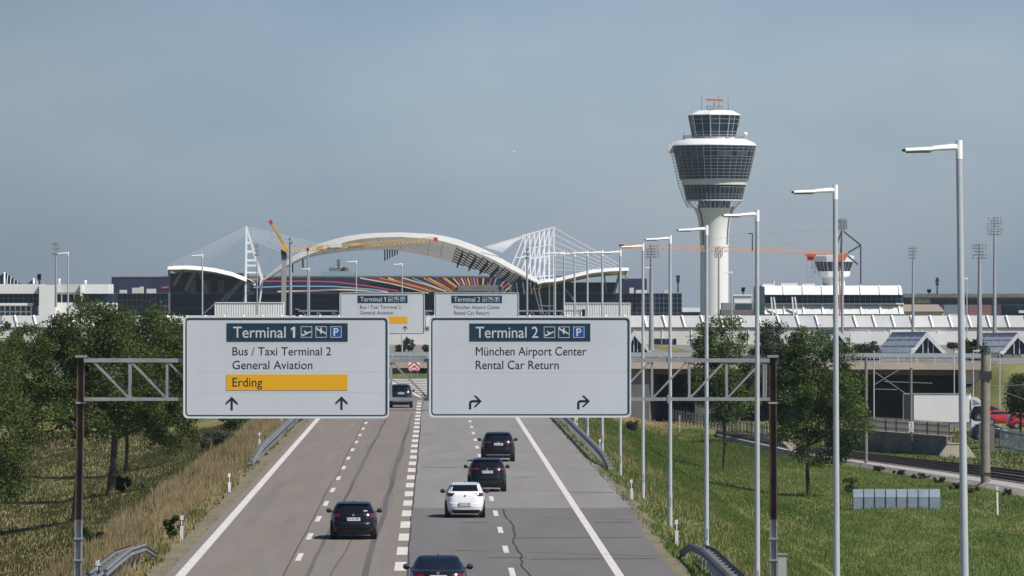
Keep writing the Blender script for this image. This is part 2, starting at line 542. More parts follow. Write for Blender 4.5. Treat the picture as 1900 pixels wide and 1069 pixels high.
# railway bed beside the field
RZ = -4.55
near_e = [(1330, 812), (1440, 838), (1507, 853), (1600, 868), (1700, 884), (1800, 901), (1900, 920), (2050, 952)]
far_e = [(1330, 806), (1440, 826), (1507, 838), (1600, 848), (1700, 858), (1800, 868), (1900, 879), (2050, 900)]
nearp = [G(x, y, -4.78) for x, y in near_e]
farp = [G(x, y, -4.78) for x, y in far_e]
mb = MB()
rows = []
for a, c in zip(nearp, farp):
    d = c - a
    rows.append([a + Vector((0, 0, -.25)), a + d * .10 + Vector((0, 0, .28)), a + d * .92 + Vector((0, 0, .28)), c + Vector((0, 0, -.25))])
mb.grid(rows)
mb.build("track_ballast", mat('ballast', (.34, .315, .285), .95, var=.35, scale=2.2, bump=.6, detail=8), kind='structure', recalc=False)
def rail(f, nm, lab):
    mb = MB()
    for k in range(len(nearp) - 1):
        a = nearp[k] + (farp[k] - nearp[k]) * f + Vector((0, 0, .44))
        c = nearp[k + 1] + (farp[k + 1] - nearp[k + 1]) * f + Vector((0, 0, .44))
        mb.bar(a, c, .12, .22)
    o = mb.build(nm, M_rust)
    tag(o, lab, 'rail', 'rails of the railway line')
rail(.36, 'railway_rail', 'dark rusty rail of the near track, lying closest to the field')
rail(.50, 'railway_rail', 'dark rusty rail of the near track, second from the field')
rail(.66, 'railway_rail', 'dark rusty rail of the far track, third from the field')
rail(.80, 'railway_rail', 'dark rusty rail of the far track, lying farthest from the field')
mb = MB()
for k in range(len(nearp) - 1):
    a0, a1, c0, c1 = nearp[k], nearp[k + 1], farp[k], farp[k + 1]
    n = max(1, int((a1 - a0).length / 1.2))
    for q in range(n):
        t_ = q / n
        a = a0.lerp(a1, t_); c = c0.lerp(c1, t_)
        for f0, f1 in ((.32, .54), (.62, .84)):
            mb.bar(a.lerp(c, f0) + Vector((0, 0, .31)), a.lerp(c, f1) + Vector((0, 0, .31)), .3, .12)
mb.build("railway_sleepers", M_conc_d, kind='structure')

# grass blades standing on the ground
def blades(name, mtl, n, lat0, lat1, y0, y1, hmin, hmax, wd, keep, label):
    lat = RNG.uniform(lat0, lat1, n); y = RNG.uniform(y0, y1, n)
    k = keep(lat, y) > RNG.uniform(0, 1, n)
    lat, y = lat[k], y[k]; n = len(y)
    x = lat - SK * y
    z = gz(x, y)
    h = RNG.uniform(hmin, hmax, n) * (.75 + .5 * np.sin(x * 1.1 + np.sin(y * .2)) ** 2)
    an = RNG.uniform(-.7, .7, n)
    wx, wy = np.cos(an) * wd, np.sin(an) * wd
    lx, ly = RNG.normal(0, .22, n) * h, RNG.normal(0, .22, n) * h
    v = np.empty((n, 3, 3))
    v[:, 0] = np.stack([x - wx, y - wy, z - .03], 1)
    v[:, 1] = np.stack([x + wx, y + wy, z - .03], 1)
    v[:, 2] = np.stack([x + lx, y + ly, z + h], 1)
    o = np_mesh(name, v.reshape(-1, 3), np.arange(n * 3).reshape(n, 3), mtl, kind='stuff')
    tag(o, label, 'grass')
    return o
M_gb = mat('grass_blades', (.075, .130, .030), .8, col2=(.20, .225, .066), island=1, patch=.12, trans=.5, spec=.1)
M_gb2 = mat('brown_green_blades', (.062, .078, .022), .8, col2=(.125, .105, .048), island=1, patch=.13, trans=.5, spec=.1)
M_db = mat('straw_blades', (.24, .185, .090), .85, col2=(.50, .40, .23), island=1, patch=.3, trans=.5, spec=.1)
_eY = np.array([p.y for p in nearp])[::-1]; _eX = np.array([p.x for p in nearp])[::-1]
def right_green(lat, y):
    X = lat - SK * y
    d = dryness(X, y)
    return np.where(X > np.interp(y, _eY, _eX) - .4, 0, 1 - .7 * d)
blades("grass", M_gb, 150000, 8.7, 42, 190, 480, .07, .24, .026, right_green, 'green mown grass with pale patches on the slope right of the road')
blades("grass", M_gb, 60000, 9.0, 32, 480, 610, .10, .28, .04, lambda a, y: np.where(a - SK * y > np.interp(y, _eY, _eX) - .4, 0, .8 - .7 * dryness(a - SK * y, y)), 'green grass on the far slope below the bridge')
blades("grass", M_gb2, 90000, -36, -13, 190, 520, .07, .25, .03, lambda a, y: .9 + 0 * a, 'brownish green meadow grass under the trees on the left')
blades("dry_grass", M_db, 32000, -15.0, -10.6, 185, 520, .18, .62, .020, lambda a, y: .30 + .70 * np.sin(y * .06 + a) ** 2, 'tall dry straw-coloured grass along the left verge')
blades("dry_grass", M_db, 9000, -10.8, -9.1, 185, 520, .05, .16, .025, lambda a, y: .8 + 0 * a, 'short dry grass between the left road edge and marker posts')
blades("dry_grass", M_db, 8000, 9.2, 14.5, 195, 600, .15, .5, .022, lambda a, y: .1 + .9 * (np.sin(y * .045 + 1.2) ** 8), 'straw-coloured grass tufts around the lamp posts right of the road')
blades("dry_grass", M_db, 6000, 16, 60, 585, 655, .15, .4, .05, lambda a, y: .5 * (dryness(a - SK * y, y) > .4), 'dry brown grass on the bank beside the underpass')
blades("dry_grass", M_gb2, 30000, 27, 70, 440, 600, .08, .35, .04, lambda a, y: np.where(a - SK * y < np.interp(y, np.array([p.y for p in farp])[::-1], np.array([p.x for p in farp])[::-1]) + .8, 0, .9), 'brown-green rough grass between the far track and the bank')
blades("grass", M_gb, 16000, -14.5, -9.6, 185, 520, .08, .34, .026, lambda a, y: .15 + .85 * (np.sin(y * .083 + a * 1.3) ** 4), 'short green grass growing among the straw of the left verge')

# ------------------------------------------------------------------ direction signs
def text_mesh(body, x0, x1, ycap, ybase, Y, parent, mtl, name='lettering', bold=0.0, capch='T'):
    def mk(s):
        cu = bpy.data.curves.new("txt", 'FONT'); cu.body = s; cu.size = 1.0; cu.extrude = .006; cu.offset = bold
        cu.resolution_u = 4
        o = bpy.data.objects.new("txt", cu); COL.objects.link(o)
        bpy.context.view_layer.update()
        dg = bpy.context.evaluated_depsgraph_get()
        me = bpy.data.meshes.new_from_object(o.evaluated_get(dg))
        bpy.data.objects.remove(o); bpy.data.curves.remove(cu)
        n = len(me.vertices); a = np.empty(n * 3, np.float32); me.vertices.foreach_get('co', a)
        return me, a.reshape(-1, 3)
    mc, ac = mk(capch)
    cap = ac[:, 1].max(); bpy.data.meshes.remove(mc)
    me, a = mk(body)
    A = P(x0, ybase, Y); B = P(x1, ycap, Y)
    sx = (B.x - A.x) / (a[:, 0].max() - a[:, 0].min()); sz = (B.z - A.z) / cap
    off = Vector((0, 0, 0)); q = parent
    while q is not None: off += q.location; q = q.parent
    v = np.stack([A.x + (a[:, 0] - a[:, 0].min()) * sx - off.x, np.where(a[:, 2] > 0, Y - .002, Y + .002) - off.y, A.z + a[:, 1] * sz - off.z], 1)
    me.vertices.foreach_set('co', v.astype(np.float32).ravel()); me.update()
    me.name = name; me.materials.clear(); me.materials.append(mtl)
    o = bpy.data.objects.new(name, me); COL.objects.link(o); o.parent = parent
    return o

def rrect(x0, y0, x1, y1, r, n=5):
    pts = []
    for cx, cy, a0 in ((x1 - r, y0 + r, -90), (x1 - r, y1 - r, 0), (x0 + r, y1 - r, 90), (x0 + r, y0 + r, 180)):
        for k in range(n + 1):
            a = math.radians(a0 + 90 * k / n)
            pts.append((cx + r * math.cos(a), cy + r * math.sin(a)))
    return pts

def flatpoly(mb, pts, Y, dep, m=0):
    mb.prism([P(x, y, Y) for x, y in pts], (0, dep, 0), m)

def frame_poly(mb, outer, inner, Y, dep, m=0):
    n = len(outer)
    for k in range(n):
        j = (k + 1) % n
        a, b, c, d = P(*outer[k], Y), P(*outer[j], Y), P(*inner[j], Y), P(*inner[k], Y)
        v = Vector((0, dep, 0))
        mb.face([a, b, c, d], m); mb.face([a + v, d + v, c + v, b + v], m)
        mb.face([a, a + v, b + v, b], m); mb.face([d, c, c + v, d + v], m)

def plane_up(x, y, s):
    pts = [(0.10, .62), (.06, .72), (.12, .84), (.22, .86), (.92, .50), (.90, .40), (.70, .48), (.56, .53), (.30, .36), (.24, .38), (.40, .62), (.24, .72), (.16, .70)]
    return [(x + a * s, y + b * s) for a, b in pts]
def plane_down(x, y, s):
    pts = [(.06, .06), (.03, .22), (.12, .32), (.36, .42), (.44, .66), (.52, .70), (.53, .52), (.92, .70), (.95, .60), (.58, .36), (.54, .10), (.46, .10), (.42, .28), (.20, .20), (.12, .08)]
    return [(x + a * s, y + b * s) for a, b in pts]

M_rimw = mat('sign_rim', (.66, .70, .72), .4, metal=.1)
def direction_sign(label, kind, Y, tx, ty, sc, group):
    """kind 1 or 2; tx,ty,sc map the near sign's photo pixels to this sign's"""
    X = lambda v, o: tx + (v - o) * sc
    o0, p0 = (340, 587) if kind == 1 else (796, 587)
    mp_ = lambda x, y: (tx + (x - o0) * sc, ty + (y - p0) * sc)
    x0, y0, x1, y1 = (340, 587, 722, 776.5) if kind == 1 else (796, 587, 1171, 775)
    c = P(*mp_((x0 + x1) / 2, y1), Y)
    t = thing('direction_sign', label, 'road sign', c, group)
    R = lambda pts: [mp_(*p) for p in pts]
    mb = MB(); flatpoly(mb, R(rrect(x0 + 1, y0 + 1, x1 - 1, y1 - 1, 8)), Y, .06)
    mb.build('panel', [M_signface], t)
    mb = MB(); frame_poly(mb, R(rrect(x0, y0, x1, y1, 9)), R(rrect(x0 + 2.6, y0 + 2.6, x1 - 2.6, y1 - 2.6, 7)), Y - .03, .10)
    mb.build('rim', M_rimw, t)
    mb = MB(); frame_poly(mb, R(rrect(x0 + 4.2, y0 + 4.2, x1 - 4.2, y1 - 4.2, 6.5)), R(rrect(x0 + 6.5, y0 + 6.5, x1 - 6.5, y1 - 6.5, 4.7)), Y - .008, .006)
    mb.build('border_line', M_signnavy, t)
    mb = MB()
    for yy in ((637.5, 690, 727) if kind == 1 else (637.5, 690)):
        flatpoly(mb, R([(x0 + 8, yy), (x1 - 8, yy), (x1 - 8, yy + .5), (x0 + 8, yy + .5)]), Y - .003, .002)
    mb.build('panel_joint', mat('joint_grey', (.55, .585, .60), .6), t)
    hx0, hx1, hy0, hy1 = (420.5, 645.2, 599.8, 633.8) if kind == 1 else (871.1, 1095.4, 600.3, 633.2)
    mb = MB(); flatpoly(mb, R([(hx0, hy0), (hx1, hy0), (hx1, hy1), (hx0, hy1)]), Y - .012, .012)
    hb = mb.build('header_band', M_signnavy, t)
    if kind == 1:
        text_mesh('Terminal', *[mp_(v, 0)[0] for v in (432.7, 530)], mp_(0, 606.3)[1], mp_(0, 626.7)[1], Y - .016, hb, M_signface, bold=.004)
        mb = MB(); flatpoly(mb, R([(543.4, 626.7), (547.6, 626.7), (547.6, 606.3), (544.4, 606.3), (539.6, 609.6), (539.6, 613.4), (543.4, 611)]), Y - .018, .005)
        mb.build('numeral_one', M_signface, hb)
        bx, by, bs = (558.2, 585.4, 612.9), 605.7, 20.8
    else:
        text_mesh('Terminal 2', *[mp_(v, 0)[0] for v in (882.7, 998.5)], mp_(0, 606.5)[1], mp_(0, 626.9)[1], Y - .016, hb, M_signface, bold=.004)
        bx, by, bs = (1009.1, 1036, 1063.5), 606.2, 20.8
    fw = 1.0 if sc == 1 else 1.4
    for k, name in enumerate(('departures_pictogram', 'arrivals_pictogram')):
        mb = MB()
        q = bx[k]
        frame_poly(mb, R([(q, by), (q + bs, by), (q + bs, by + bs), (q, by + bs)]), R([(q + fw, by + fw), (q + bs - fw, by + fw), (q + bs - fw, by + bs - fw), (q + fw, by + bs - fw)]), Y - .018, .006)
        flatpoly(mb, R((plane_up if k == 0 else plane_down)(q, by, bs)), Y - .018, .006)
        mb.build(name, M_signface, hb)
    q = bx[2]
    mb = MB(); flatpoly(mb, R([(q, by), (q + bs, by), (q + bs, by + bs), (q, by + bs)]), Y - .018, .006, 0)
    frame_poly(mb, R([(q, by), (q + bs, by), (q + bs, by + bs), (q, by + bs)]), R([(q + fw, by + fw), (q + bs - fw, by + fw), (q + bs - fw, by + bs - fw), (q + fw, by + bs - fw)]), Y - .024, .006, 1)
    # the letter P, drawn as a stem and a half-ring bowl
    g = lambda a, b_: (q + a * bs, by + b_ * bs)
    flatpoly(mb, R([g(.28, .16), g(.42, .16), g(.42, .86), g(.28, .86)]), Y - .026, .008, 1)
    bowl_o, bowl_i = [g(.42, .16)], [g(.42, .28)]
    for k in range(9):
        a = math.radians(-90 + 180 * k / 8)
        bowl_o.append(g(.54 + .20 * math.cos(a), .365 + .205 * math.sin(a))); bowl_i.append(g(.54 + .07 * math.cos(a), .365 + .085 * math.sin(a)))
    bowl_o.append(g(.42, .57)); bowl_i.append(g(.42, .45))
    for k in range(len(bowl_o) - 1):
        flatpoly(mb, R([bowl_o[k], bowl_o[k + 1], bowl_i[k + 1], bowl_i[k]]), Y - .026, .008, 1)
    mb.build('parking_pictogram', [M_signblue, M_signface], hb)
    T = lambda s, a, b_, cap, base, par, ch='T': text_mesh(s, mp_(a, 0)[0], mp_(b_, 0)[0], mp_(0, cap)[1], mp_(0, base)[1], Y - (.004 if par is t else .015), par, M_black_ink, bold=0.0, capch=ch)
    if kind == 1:
        T('Bus / Taxi Terminal 2', 431.5, 614.5, 644.2, 659.3, t)
        T('General Aviation', 431.5, 579.7, 669.5, 684.8, t)
        mb = MB(); flatpoly(mb, R([(420.1, 694.7), (645, 694.7), (645, 724.2), (420.1, 724.2)]), Y - .012, .012)
        yb = mb.build('destination_band', M_yellow, t)
        T('Erding', 431.5, 486.6, 701.1, 717.3, yb)
        for ax in (429.9, 633.6):
            mb = MB()
            tip, bot = (736.1, 761.4) if ax < 500 else (735.4, 760.6)
            flatpoly(mb, R([(ax - 2.1, tip + 3), (ax + 2.1, tip + 3), (ax + 2.1, bot), (ax - 2.1, bot)]), Y - .005, .004)
            for sgn in (-1, 1):
                flatpoly(mb, R([(ax, tip), (ax + 11.2 * sgn, tip + 11.4), (ax + 11.2 * sgn, tip + 15.6), (ax + 10.4 * sgn, tip + 15.2), (ax, tip + 5.8)]), Y - .007 - .001 * sgn, .005)
            mb.build('straight_arrow', M_black_ink, t)
    else:
        T('München Airport Center', 883, 1088, 643.8, 659.4, t)
        T('Rental Car Return', 883, 1036.8, 669.3, 684.8, t)
        for ax in (870.3, 1071):
            mb = MB(); o = ax
            flatpoly(mb, R([(o, 759.5), (o + 4.2, 759.5), (o + 4.2, 748.2), (o + 6.2, 746.6), (o + 19.5, 746.6), (o + 19.5, 742.4), (o + 5.2, 742.4), (o + 1.4, 744.2), (o, 747.4)]), Y - .005, .004)
            for sgn in (-1, 1):
                yc = 744.5
                flatpoly(mb, R([(o + 23.7, yc), (o + 12.6, yc + 10.6 * sgn), (o + 9.2, yc + 10.6 * sgn), (o + 9.6, yc + 9.4 * sgn), (o + 18.6, yc)]), Y - .007 - .001 * sgn, .005)
            mb.build('turn_right_arrow', M_black_ink, t)
    # rear stiffeners
    for fx in (.12, .38, .62, .88):
        a = P(*mp_(x0 + (x1 - x0) * fx, y0 + 6), Y); b_ = P(*mp_(x0 + (x1 - x0) * fx, y1 - 6), Y)
        mb = MB(); mb.bar(a + Vector((0, .11, 0)), b_ + Vector((0, .11, 0)), .08, .09); mb.build('stiffener', M_galv, t)
    return t

GY, GY2 = 188.0, 483.6*.97
direction_sign('big near white sign reading Terminal 1 with amber Erding band and two arrows', 1, GY, 340, 587, 1.0, 'motorway direction signs')
direction_sign('big near white sign reading Terminal 2 and Rental Car Return with two bent arrows', 2, GY, 796, 587, 1.0, 'motorway direction signs')
direction_sign('small distant Terminal 1 sign half hidden behind the nearer Terminal 1 sign', 1, GY2, 630, 543, .4136, 'motorway direction signs')
direction_sign('small distant Terminal 2 sign peeking over the nearer Terminal 2 sign', 2, GY2, 806, 543, .4187, 'motorway direction signs')

def gantry(label, Y, tx, ty, sc):
    mp_ = lambda x, y: (tx + (x - 340) * sc, ty + (y - 587) * sc)
    Q = lambda x, y, d=0.0: P(*mp_(x, y), Y) + Vector((0, d, 0))
    lx, rx = 149, 1434.5
    base = Q(lx, 700); base.z = float(gz(base.x, Y))
    t = thing('sign_gantry', label, 'gantry', base, 'sign gantries over the road')
    for x in (lx, rx):
        mb = MB()
        foot = Q(x + (-7 if x == lx else 2), 1120); zf = float(gz(foot.x, Y)) - .3
        top = Q(x, 664)
        zs = Q(0, 965).z
        foot = Vector((foot.x, foot.y, zf)); foot.y += .35; top.y += .35
        mid = foot.lerp(top, (zs - foot.z) / (top.z - foot.z))
        for a, b_, mi in ((mid, top, 0), (foot, mid, 1)):
            for s_ in (-1, 1):
                e = Vector((s_ * .10, 0, 0))
                mb.bar(a + e, b_ + e, .035, .26, mi)
            mb.bar(a, b_, .17, .03, mi)
        mb.box((top.x, top.y, top.z + .04), (.34, .5, .07), 1)
        for yy in (748, 1000, 1040):
            mb.box((foot.lerp(top, (Q(0, yy).z - foot.z) / (top.z - foot.z)).x, top.y, Q(0, yy).z), (.30, .32, .06), 1)
        mb.build('post', [M_rust, M_galv], t)
    for d in (.15, .62):
        for yy, hh in ((669, .12), (741, .10)):
            mb = MB(); mb.bar(Q(lx + 6, yy, d), Q(rx - 6, yy, d), .12, hh)
            for x in (1242,):
                mb.box(Q(x, yy, d), (.1, .18, .26))
            mb.build('chord', M_galv, t)
        xs = [240 + 69.3 * k for k in range(-1, 18)]
        for x in xs[1:]:
            mb = MB(); mb.bar(Q(x, 672, d), Q(x, 738, d), .075, .05); mb.build('upright', M_galv, t)
        for k, x in enumerate(xs):
            if x > 1420: continue
            x2 = min(x + 67, rx - 10)
            xa = max(x + 3, lx + 8)
            mb2 = MB()
            if x < 790: mb2.bar(Q(xa, 673, d), Q(x2 - 1, 737, d), .07, .05)
            else: mb2.bar(Q(xa, 737, d), Q(x2 - 3, 673, d), .07, .05)
            mb2.build('brace', M_galv, t)
    mb = MB()
    for k in range(20):
        x = lx + 15 + 66 * k
        for yy in (669, 741): mb.bar(Q(x, yy, .2), Q(x, yy, .58), .05, .05)
    for x in (345, 715, 800, 1165):
        pass
    mb.build('cross_tie', M_galv, t)
    return t
gantry('near rusty-posted lattice gantry carrying the two big signs across the road', GY, 340, 587, 1.0)
gantry('distant lattice gantry seen behind the big signs, carrying the two small ones', GY2, 630, 543, .4136)

# ------------------------------------------------------------------ street lamps along the right verge
def lamp_proto(loc, label, hgt=12.4, arm=1.02, group='street lamps in a row along the right verge'):
    t = thing('street_lamp', label, 'street lamp', loc, group)
    mb = MB()
    mb.tube((0, 0, -.6), (0, 0, hgt - .35), .088, .060, 12)
    mb.tube((0, 0, -.6), (0, 0, .9), .094, .094, 12)
    mb.build('pole', M_lamp, t, local=True, smooth=True)
    mb = MB(); mb.box((0, -.093, 1.25), (.085, .02, .36)); mb.build('access_door', M_galv, t, local=True)
    mb = MB(); mb.tube((0, 0, hgt - .36), (0, 0, hgt), .066, .066, 12); mb.build('cap', M_lampw, t, local=True, smooth=True)
    mb = MB()
    z1 = hgt - .06; z0 = hgt - .19
    def sect(x, hw_, za, zb_):   # lens-like section, broad sloping shoulders
        return [Vector((x, hw_ * a, za + (zb_ - za) * b_)) for a, b_ in ((-.55, 0), (.55, 0), (1, .28), (.75, .8), (0, 1), (-.75, .8), (-1, .28))]
    def loft(mb, secs, m=0):
        n_ = len(secs[0]); i0 = len(mb.v)
        for q in secs: mb.v += [tuple(p) for p in q]
        for a in range(len(secs) - 1):
            for k in range(n_):
                j = (k + 1) % n_
                mb.f.append((i0 + a * n_ + k, i0 + a * n_ + j, i0 + (a + 1) * n_ + j, i0 + (a + 1) * n_ + k)); mb.m.append(m)
        mb.f.append(tuple(i0 + k for k in range(n_))); mb.m.append(m)
        mb.f.append(tuple(i0 + (len(secs) - 1) * n_ + k for k in range(n_))); mb.m.append(m)
    loft(mb, [sect(-.04, .09, z0, z1), sect(-.56, .09, z0 - .005, z1 - .05)])
    mb.build('arm', M_lampw, t, local=True)
    mb = MB()
    loft(mb, [sect(-.50, .15, z0 - .012, z0 + .075), sect(-arm, .15, z0 - .02, z0 + .055)])
    mb.box((-.52, 0, z0 + .03), (.05, .14, .10), 1)
    mb.box((-arm - .03, 0, z0 + .01), (.06, .16, .05), 2)
    mb.box((-.78, 0, z0 - .03), (.46, .17, .02), 2)
    mb.build('lamp_head', [M_lampw, M_lamp, M_dark], t, local=True)
    return t
ordn = ['', 'second', 'third', 'fourth', 'fifth', 'sixth', 'seventh', 'eighth', 'ninth', 'tenth', 'eleventh', 'twelfth']
tops = [(1780, 260), (1553, 343), (1405, 389.5), (1311, 418), (1243.5, 436.5), (1193, 451.5), (1151, 463), (1117.5, 464), (1090, 465), (1066, 467), (1046.5, 466), (1030, 467)]
LP = []
for k, (x, y) in enumerate(tops):
    Y = 112.6 + 33.9 * k
    p = P(x, y, Y)
    lab = ('nearest and tallest-looking grey lamp post of the row right of the road' if k == 0 else
           'grey lamp post right of the road, %s of the row counted from the nearest' % ordn[k])
    if k == 0: lp = lamp_proto((p.x, Y, p.z - 12.4), lab); LP0 = lp
    else:
        lp = copy_thing(LP0); lp.location = (p.x, Y, p.z - 12.4); lp['label'] = lab
    LP.append(lp)
LP[0].rotation_euler = (0, math.radians(-.75), 0)
LP[0].location.x += .155
LP[1].rotation_euler = (0, math.radians(-.2), 0)
for i, (x, y, Y, lab) in enumerate([
    (126.5, 467, 560, 'thin lamp post rising above the trees at the far left, beside an antenna mast'),
    (375.5, 471, 560, 'thin lamp post in front of the left canopy roof'),
    (661, 483, 640, 'thin lamp post above the distant Terminal 1 sign, left of its fellow'),
    (746, 488, 690, 'thin lamp post above the gap between the distant signs'),
    (574, 497, 760, 'short lamp post right of the yellow crane mast'),
    (1205.5, 495, 800, 'short lamp post close beside the thick grey mast over the dark glazed block'),
    (1358, 503.5, 800, 'thin lamp post standing at the foot of the control tower'),
    (1794, 515, 800, 'thin lamp post just right of the nearest street lamp'),
]):
    lp = copy_thing(LP0); p = P(x, y, Y); lp['label'] = lab; lp['group'] = 'distant lamp posts'
    lp.location = (p.x, Y, p.z - 12.4); lp.rotation_euler = (0, 0, 0)

# ------------------------------------------------------------------ guard rails
M_guard = mat('guard_rail_zinc', (.165, .17, .175), .6, metal=.1, var=.2, scale=1.5)
def guard_rail(label, pts, side, drop=True, rear=True):
    """pts: list of (lat, Y); W beam with posts and a lowered terminal at the first point"""
    n = len(pts)
    w3 = []
    for k, (a, y) in enumerate(pts):
        p = RD(a, y); g_ = float(gz(p.x, p.y))
        h = .72
        if drop and k == 0: h = .12
        elif drop and k == 1: h = .58
        w3.append(Vector((p.x, p.y, g_ + h)))
    t = thing('guard_rail', label, 'guard rail', (w3[0].x, w3[0].y, w3[0].z - .2), 'steel guard rails beside the road')
    mb = MB()
    prof = [(0, .15), (.06, .09), (0, .03), (0, -.03), (.06, -.09), (0, -.15)]
    mb.grid([[p + Vector((side * a, 0, b_)) for a, b_ in prof] for p in w3])
    mb.grid([[p + Vector((side * a - side * .012, 0, b_)) for a, b_ in prof][::-1] for p in w3])
    mb.build('beam', M_guard, t, recalc=False)
    mb = MB()
    mb2 = MB(); spots = []
    for k in range(1, n):
        seg = (w3[k] - w3[k - 1]); L = seg.length; q = max(1, int(L / 2.0))
        for j in range(q):
            p = w3[k - 1] + seg * (j / q)
            spots.append(p.copy())
    mb.box((-side * .22, 0, -.45), (.09, .06, 1.1)); mb2.box((-side * .14, 0, .02), (.30, .10, .07))
    part_copies('support_post', mb, M_galv, t, spots); part_copies('spacer', mb2, M_galv, t, spots)
    if not rear: return t
    rb = MB()
    rb.grid([[p + Vector((-side * .50 + side * -a, 0, b_ - .05)) for a, b_ in prof] for p in w3[1:]])
    rb.build('rear_beam', M_guard, t, recalc=False)
    ties = MB(); tspots = []
    for k in range(2, n):
        seg = (w3[k] - w3[k - 1]); L = seg.length; q = max(1, int(L / 2.0))
        for j in range(q):
            p = w3[k - 1] + seg * (j / q)
            tspots.append(p.copy())
    ties.box((-side * .27, 0, -.02), (.46, .10, .03))
    part_copies('tie', ties, M_galv, t, tspots)
    return t
guard_rail('steel guard rail with curled end beside the left road edge, nearest', [(-10.1, 217), (-10.35, 213.5), (-10.55, 207), (-10.6, 200), (-10.6, 190), (-10.6, 150)], 1)
guard_rail('steel guard rail farther up the left verge, starting by a marker post', [(-10.05, 330), (-9.85, 337), (-9.8, 345), (-9.8, 370), (-9.8, 400), (-9.8, 440), (-9.8, 500)], 1, rear=False)
guard_rail('dark-looking guard rail with curled end at the right road edge, nearest', [(9.0, 216), (9.25, 213), (9.35, 206), (9.35, 198), (9.35, 150)], -1)
guard_rail('long guard rail at the right road edge starting beyond the fifth lamp post', [(9.55, 322), (9.4, 330), (9.3, 340), (9.3, 400), (9.3, 480), (9.3, 560)], -1, rear=False)

# ------------------------------------------------------------------ marker posts
def marker(loc, label):
    t = thing('marker_post', label, 'marker post', loc, 'black and white marker posts beside the road')
    mb = MB()
    a = [(-.06, -.05), (.06, -.05), (.05, .05), (-.05, .05)]
    def seg(z0, z1, m, slant=0.0):
        mb.hexa([(x, y, z0) for x, y in a] + [(x, y, z1 + slant * (x / .06)) for x, y in a], m)
    seg(-.2, .62, 0); seg(.84, 1.02, 0, .02)
    mb.build('post', M_white, t, local=True)
    mb = MB(); mb.hexa([(x * 1.02, y * 1.02, .62) for x, y in a] + [(x * 1.02, y * 1.02, .84) for x, y in a]); mb.build('black_band', M_black, t, local=True)
    mb = MB(); mb.box((0, -.056, .73), (.05, .012, .17)); mb.build('reflector', M_steelw, t, local=True)
    return t
MKL = [(337, 1007, 'marker post beside a leafy weed on the left verge'), (426, 921, 'marker post halfway along the left verge, between the two guard rails'), (482, 832, 'marker post behind the start of the farther left guard rail'), (181, 1092, 'nearest marker post at the lower left, behind the guard rail'), (523, 784, 'smallest marker post on the left verge just under the Terminal 1 sign'),
       (1173, 934, 'marker post on the right verge between the fifth and sixth lamp posts'), (1256, 1018, 'nearest marker post on the right verge, in a tuft of straw'), (1112, 846, 'marker post at the right guard rail just under the sign corner'), (1071, 800, 'smallest marker post at the right verge, behind the guard rail')]
mk0 = None
for x, y, lab in MKL:
    lat = -10.35 if x < 800 else 9.75
    # find depth where verge point projects to y
    best = min((abs(CY + F * (H - float(gz(RD(lat, Y).x, Y))) / Y - y), Y) for Y in range(180, 520))[1]
    px_ = P(x, y, best).x
    loc = (px_, best, float(gz(px_, best)))
    if mk0 is None: mk0 = marker(loc, lab); q = mk0
    else: q = copy_thing(mk0); q.location = loc; q['label'] = lab
    q.rotation_euler = (random.uniform(-.02, .02), random.uniform(-.05, .05), random.uniform(-.2, .2))

# ------------------------------------------------------------------ cars
M_cblack = mat('black_car_paint', (.005, .006, .008), .3, coat=.28, spec=.25)
M_cblue = mat('dark_blue_car_paint', (.008, .012, .028), .22, coat=1.0)
M_cwhite = mat('white_car_paint', (.76, .77, .78), .3, coat=.8)
M_cred = mat('red_car_paint', (.42, .012, .015), .25, coat=1.0)
M_cteal = mat('dark_teal_car_paint', (.010, .018, .024), .28, coat=.4)
M_cglass = mat('car_glass', (.006, .008, .010), .08, spec=.4, coat=.15)
M_light = mat('tail_light_red', (.13, .005, .009), .18, coat=1.0)
M_lightd = mat('tail_light_dark', (.07, .004, .008), .2, coat=1.0)
M_plate = mat('number_plate_white', (.70, .71, .70), .5)
M_plateb = mat('number_plate_blue', (.01, .06, .32), .5)
M_chrome = mat('chrome', (.7, .7, .7), .15, metal=1.0)
M_rim = mat('wheel_rim', (.30, .31, .32), .35, metal=.7)
M_headl = mat('head_light', (.55, .57, .58), .1, coat=1.0)

PROF = {   # z fraction, rear y, front y from rear end, half width fraction
 'hatch': [(.13, .14, 4.20, .86), (.20, .04, 4.36, .95), (.32, .0, 4.40, .99), (.42, .01, 4.38, 1.0), (.46, .06, 4.34, 1.0), (.58, .10, 4.18, .995), (.66, .14, 3.62, .975), (.72, .20, 3.14, .945),
           (.80, .36, 2.90, .875), (.90, .56, 2.52, .79), (.955, .66, 2.30, .735), (.985, .82, 2.10, .67), (1.0, 1.2, 1.8, .52)],
 'suv':   [(.15, .12, 4.20, .88), (.22, .03, 4.38, .96), (.33, .0, 4.44, .995), (.42, .02, 4.44, 1.0), (.50, .06, 4.40, 1.0), (.58, .09, 4.26, .99), (.65, .13, 3.70, .975), (.70, .18, 3.24, .95),
           (.80, .30, 2.98, .88), (.90, .44, 2.62, .80), (.955, .52, 2.36, .75), (.985, .66, 2.15, .68), (1.0, 1.0, 1.9, .54)],
 'sedan': [(.13, .14, 4.50, .86), (.20, .04, 4.68, .95), (.32, .0, 4.74, .99), (.44, .02, 4.72, 1.0), (.52, .05, 4.66, 1.0), (.62, .10, 4.30, .99), (.68, .16, 3.74, .97), (.715, .26, 3.36, .945), (.735, .72, 3.2, .90),
           (.80, .98, 3.05, .85), (.90, 1.38, 2.68, .765), (.955, 1.62, 2.46, .71), (.985, 1.85, 2.25, .65), (1.0, 2.0, 2.15, .5)],
}
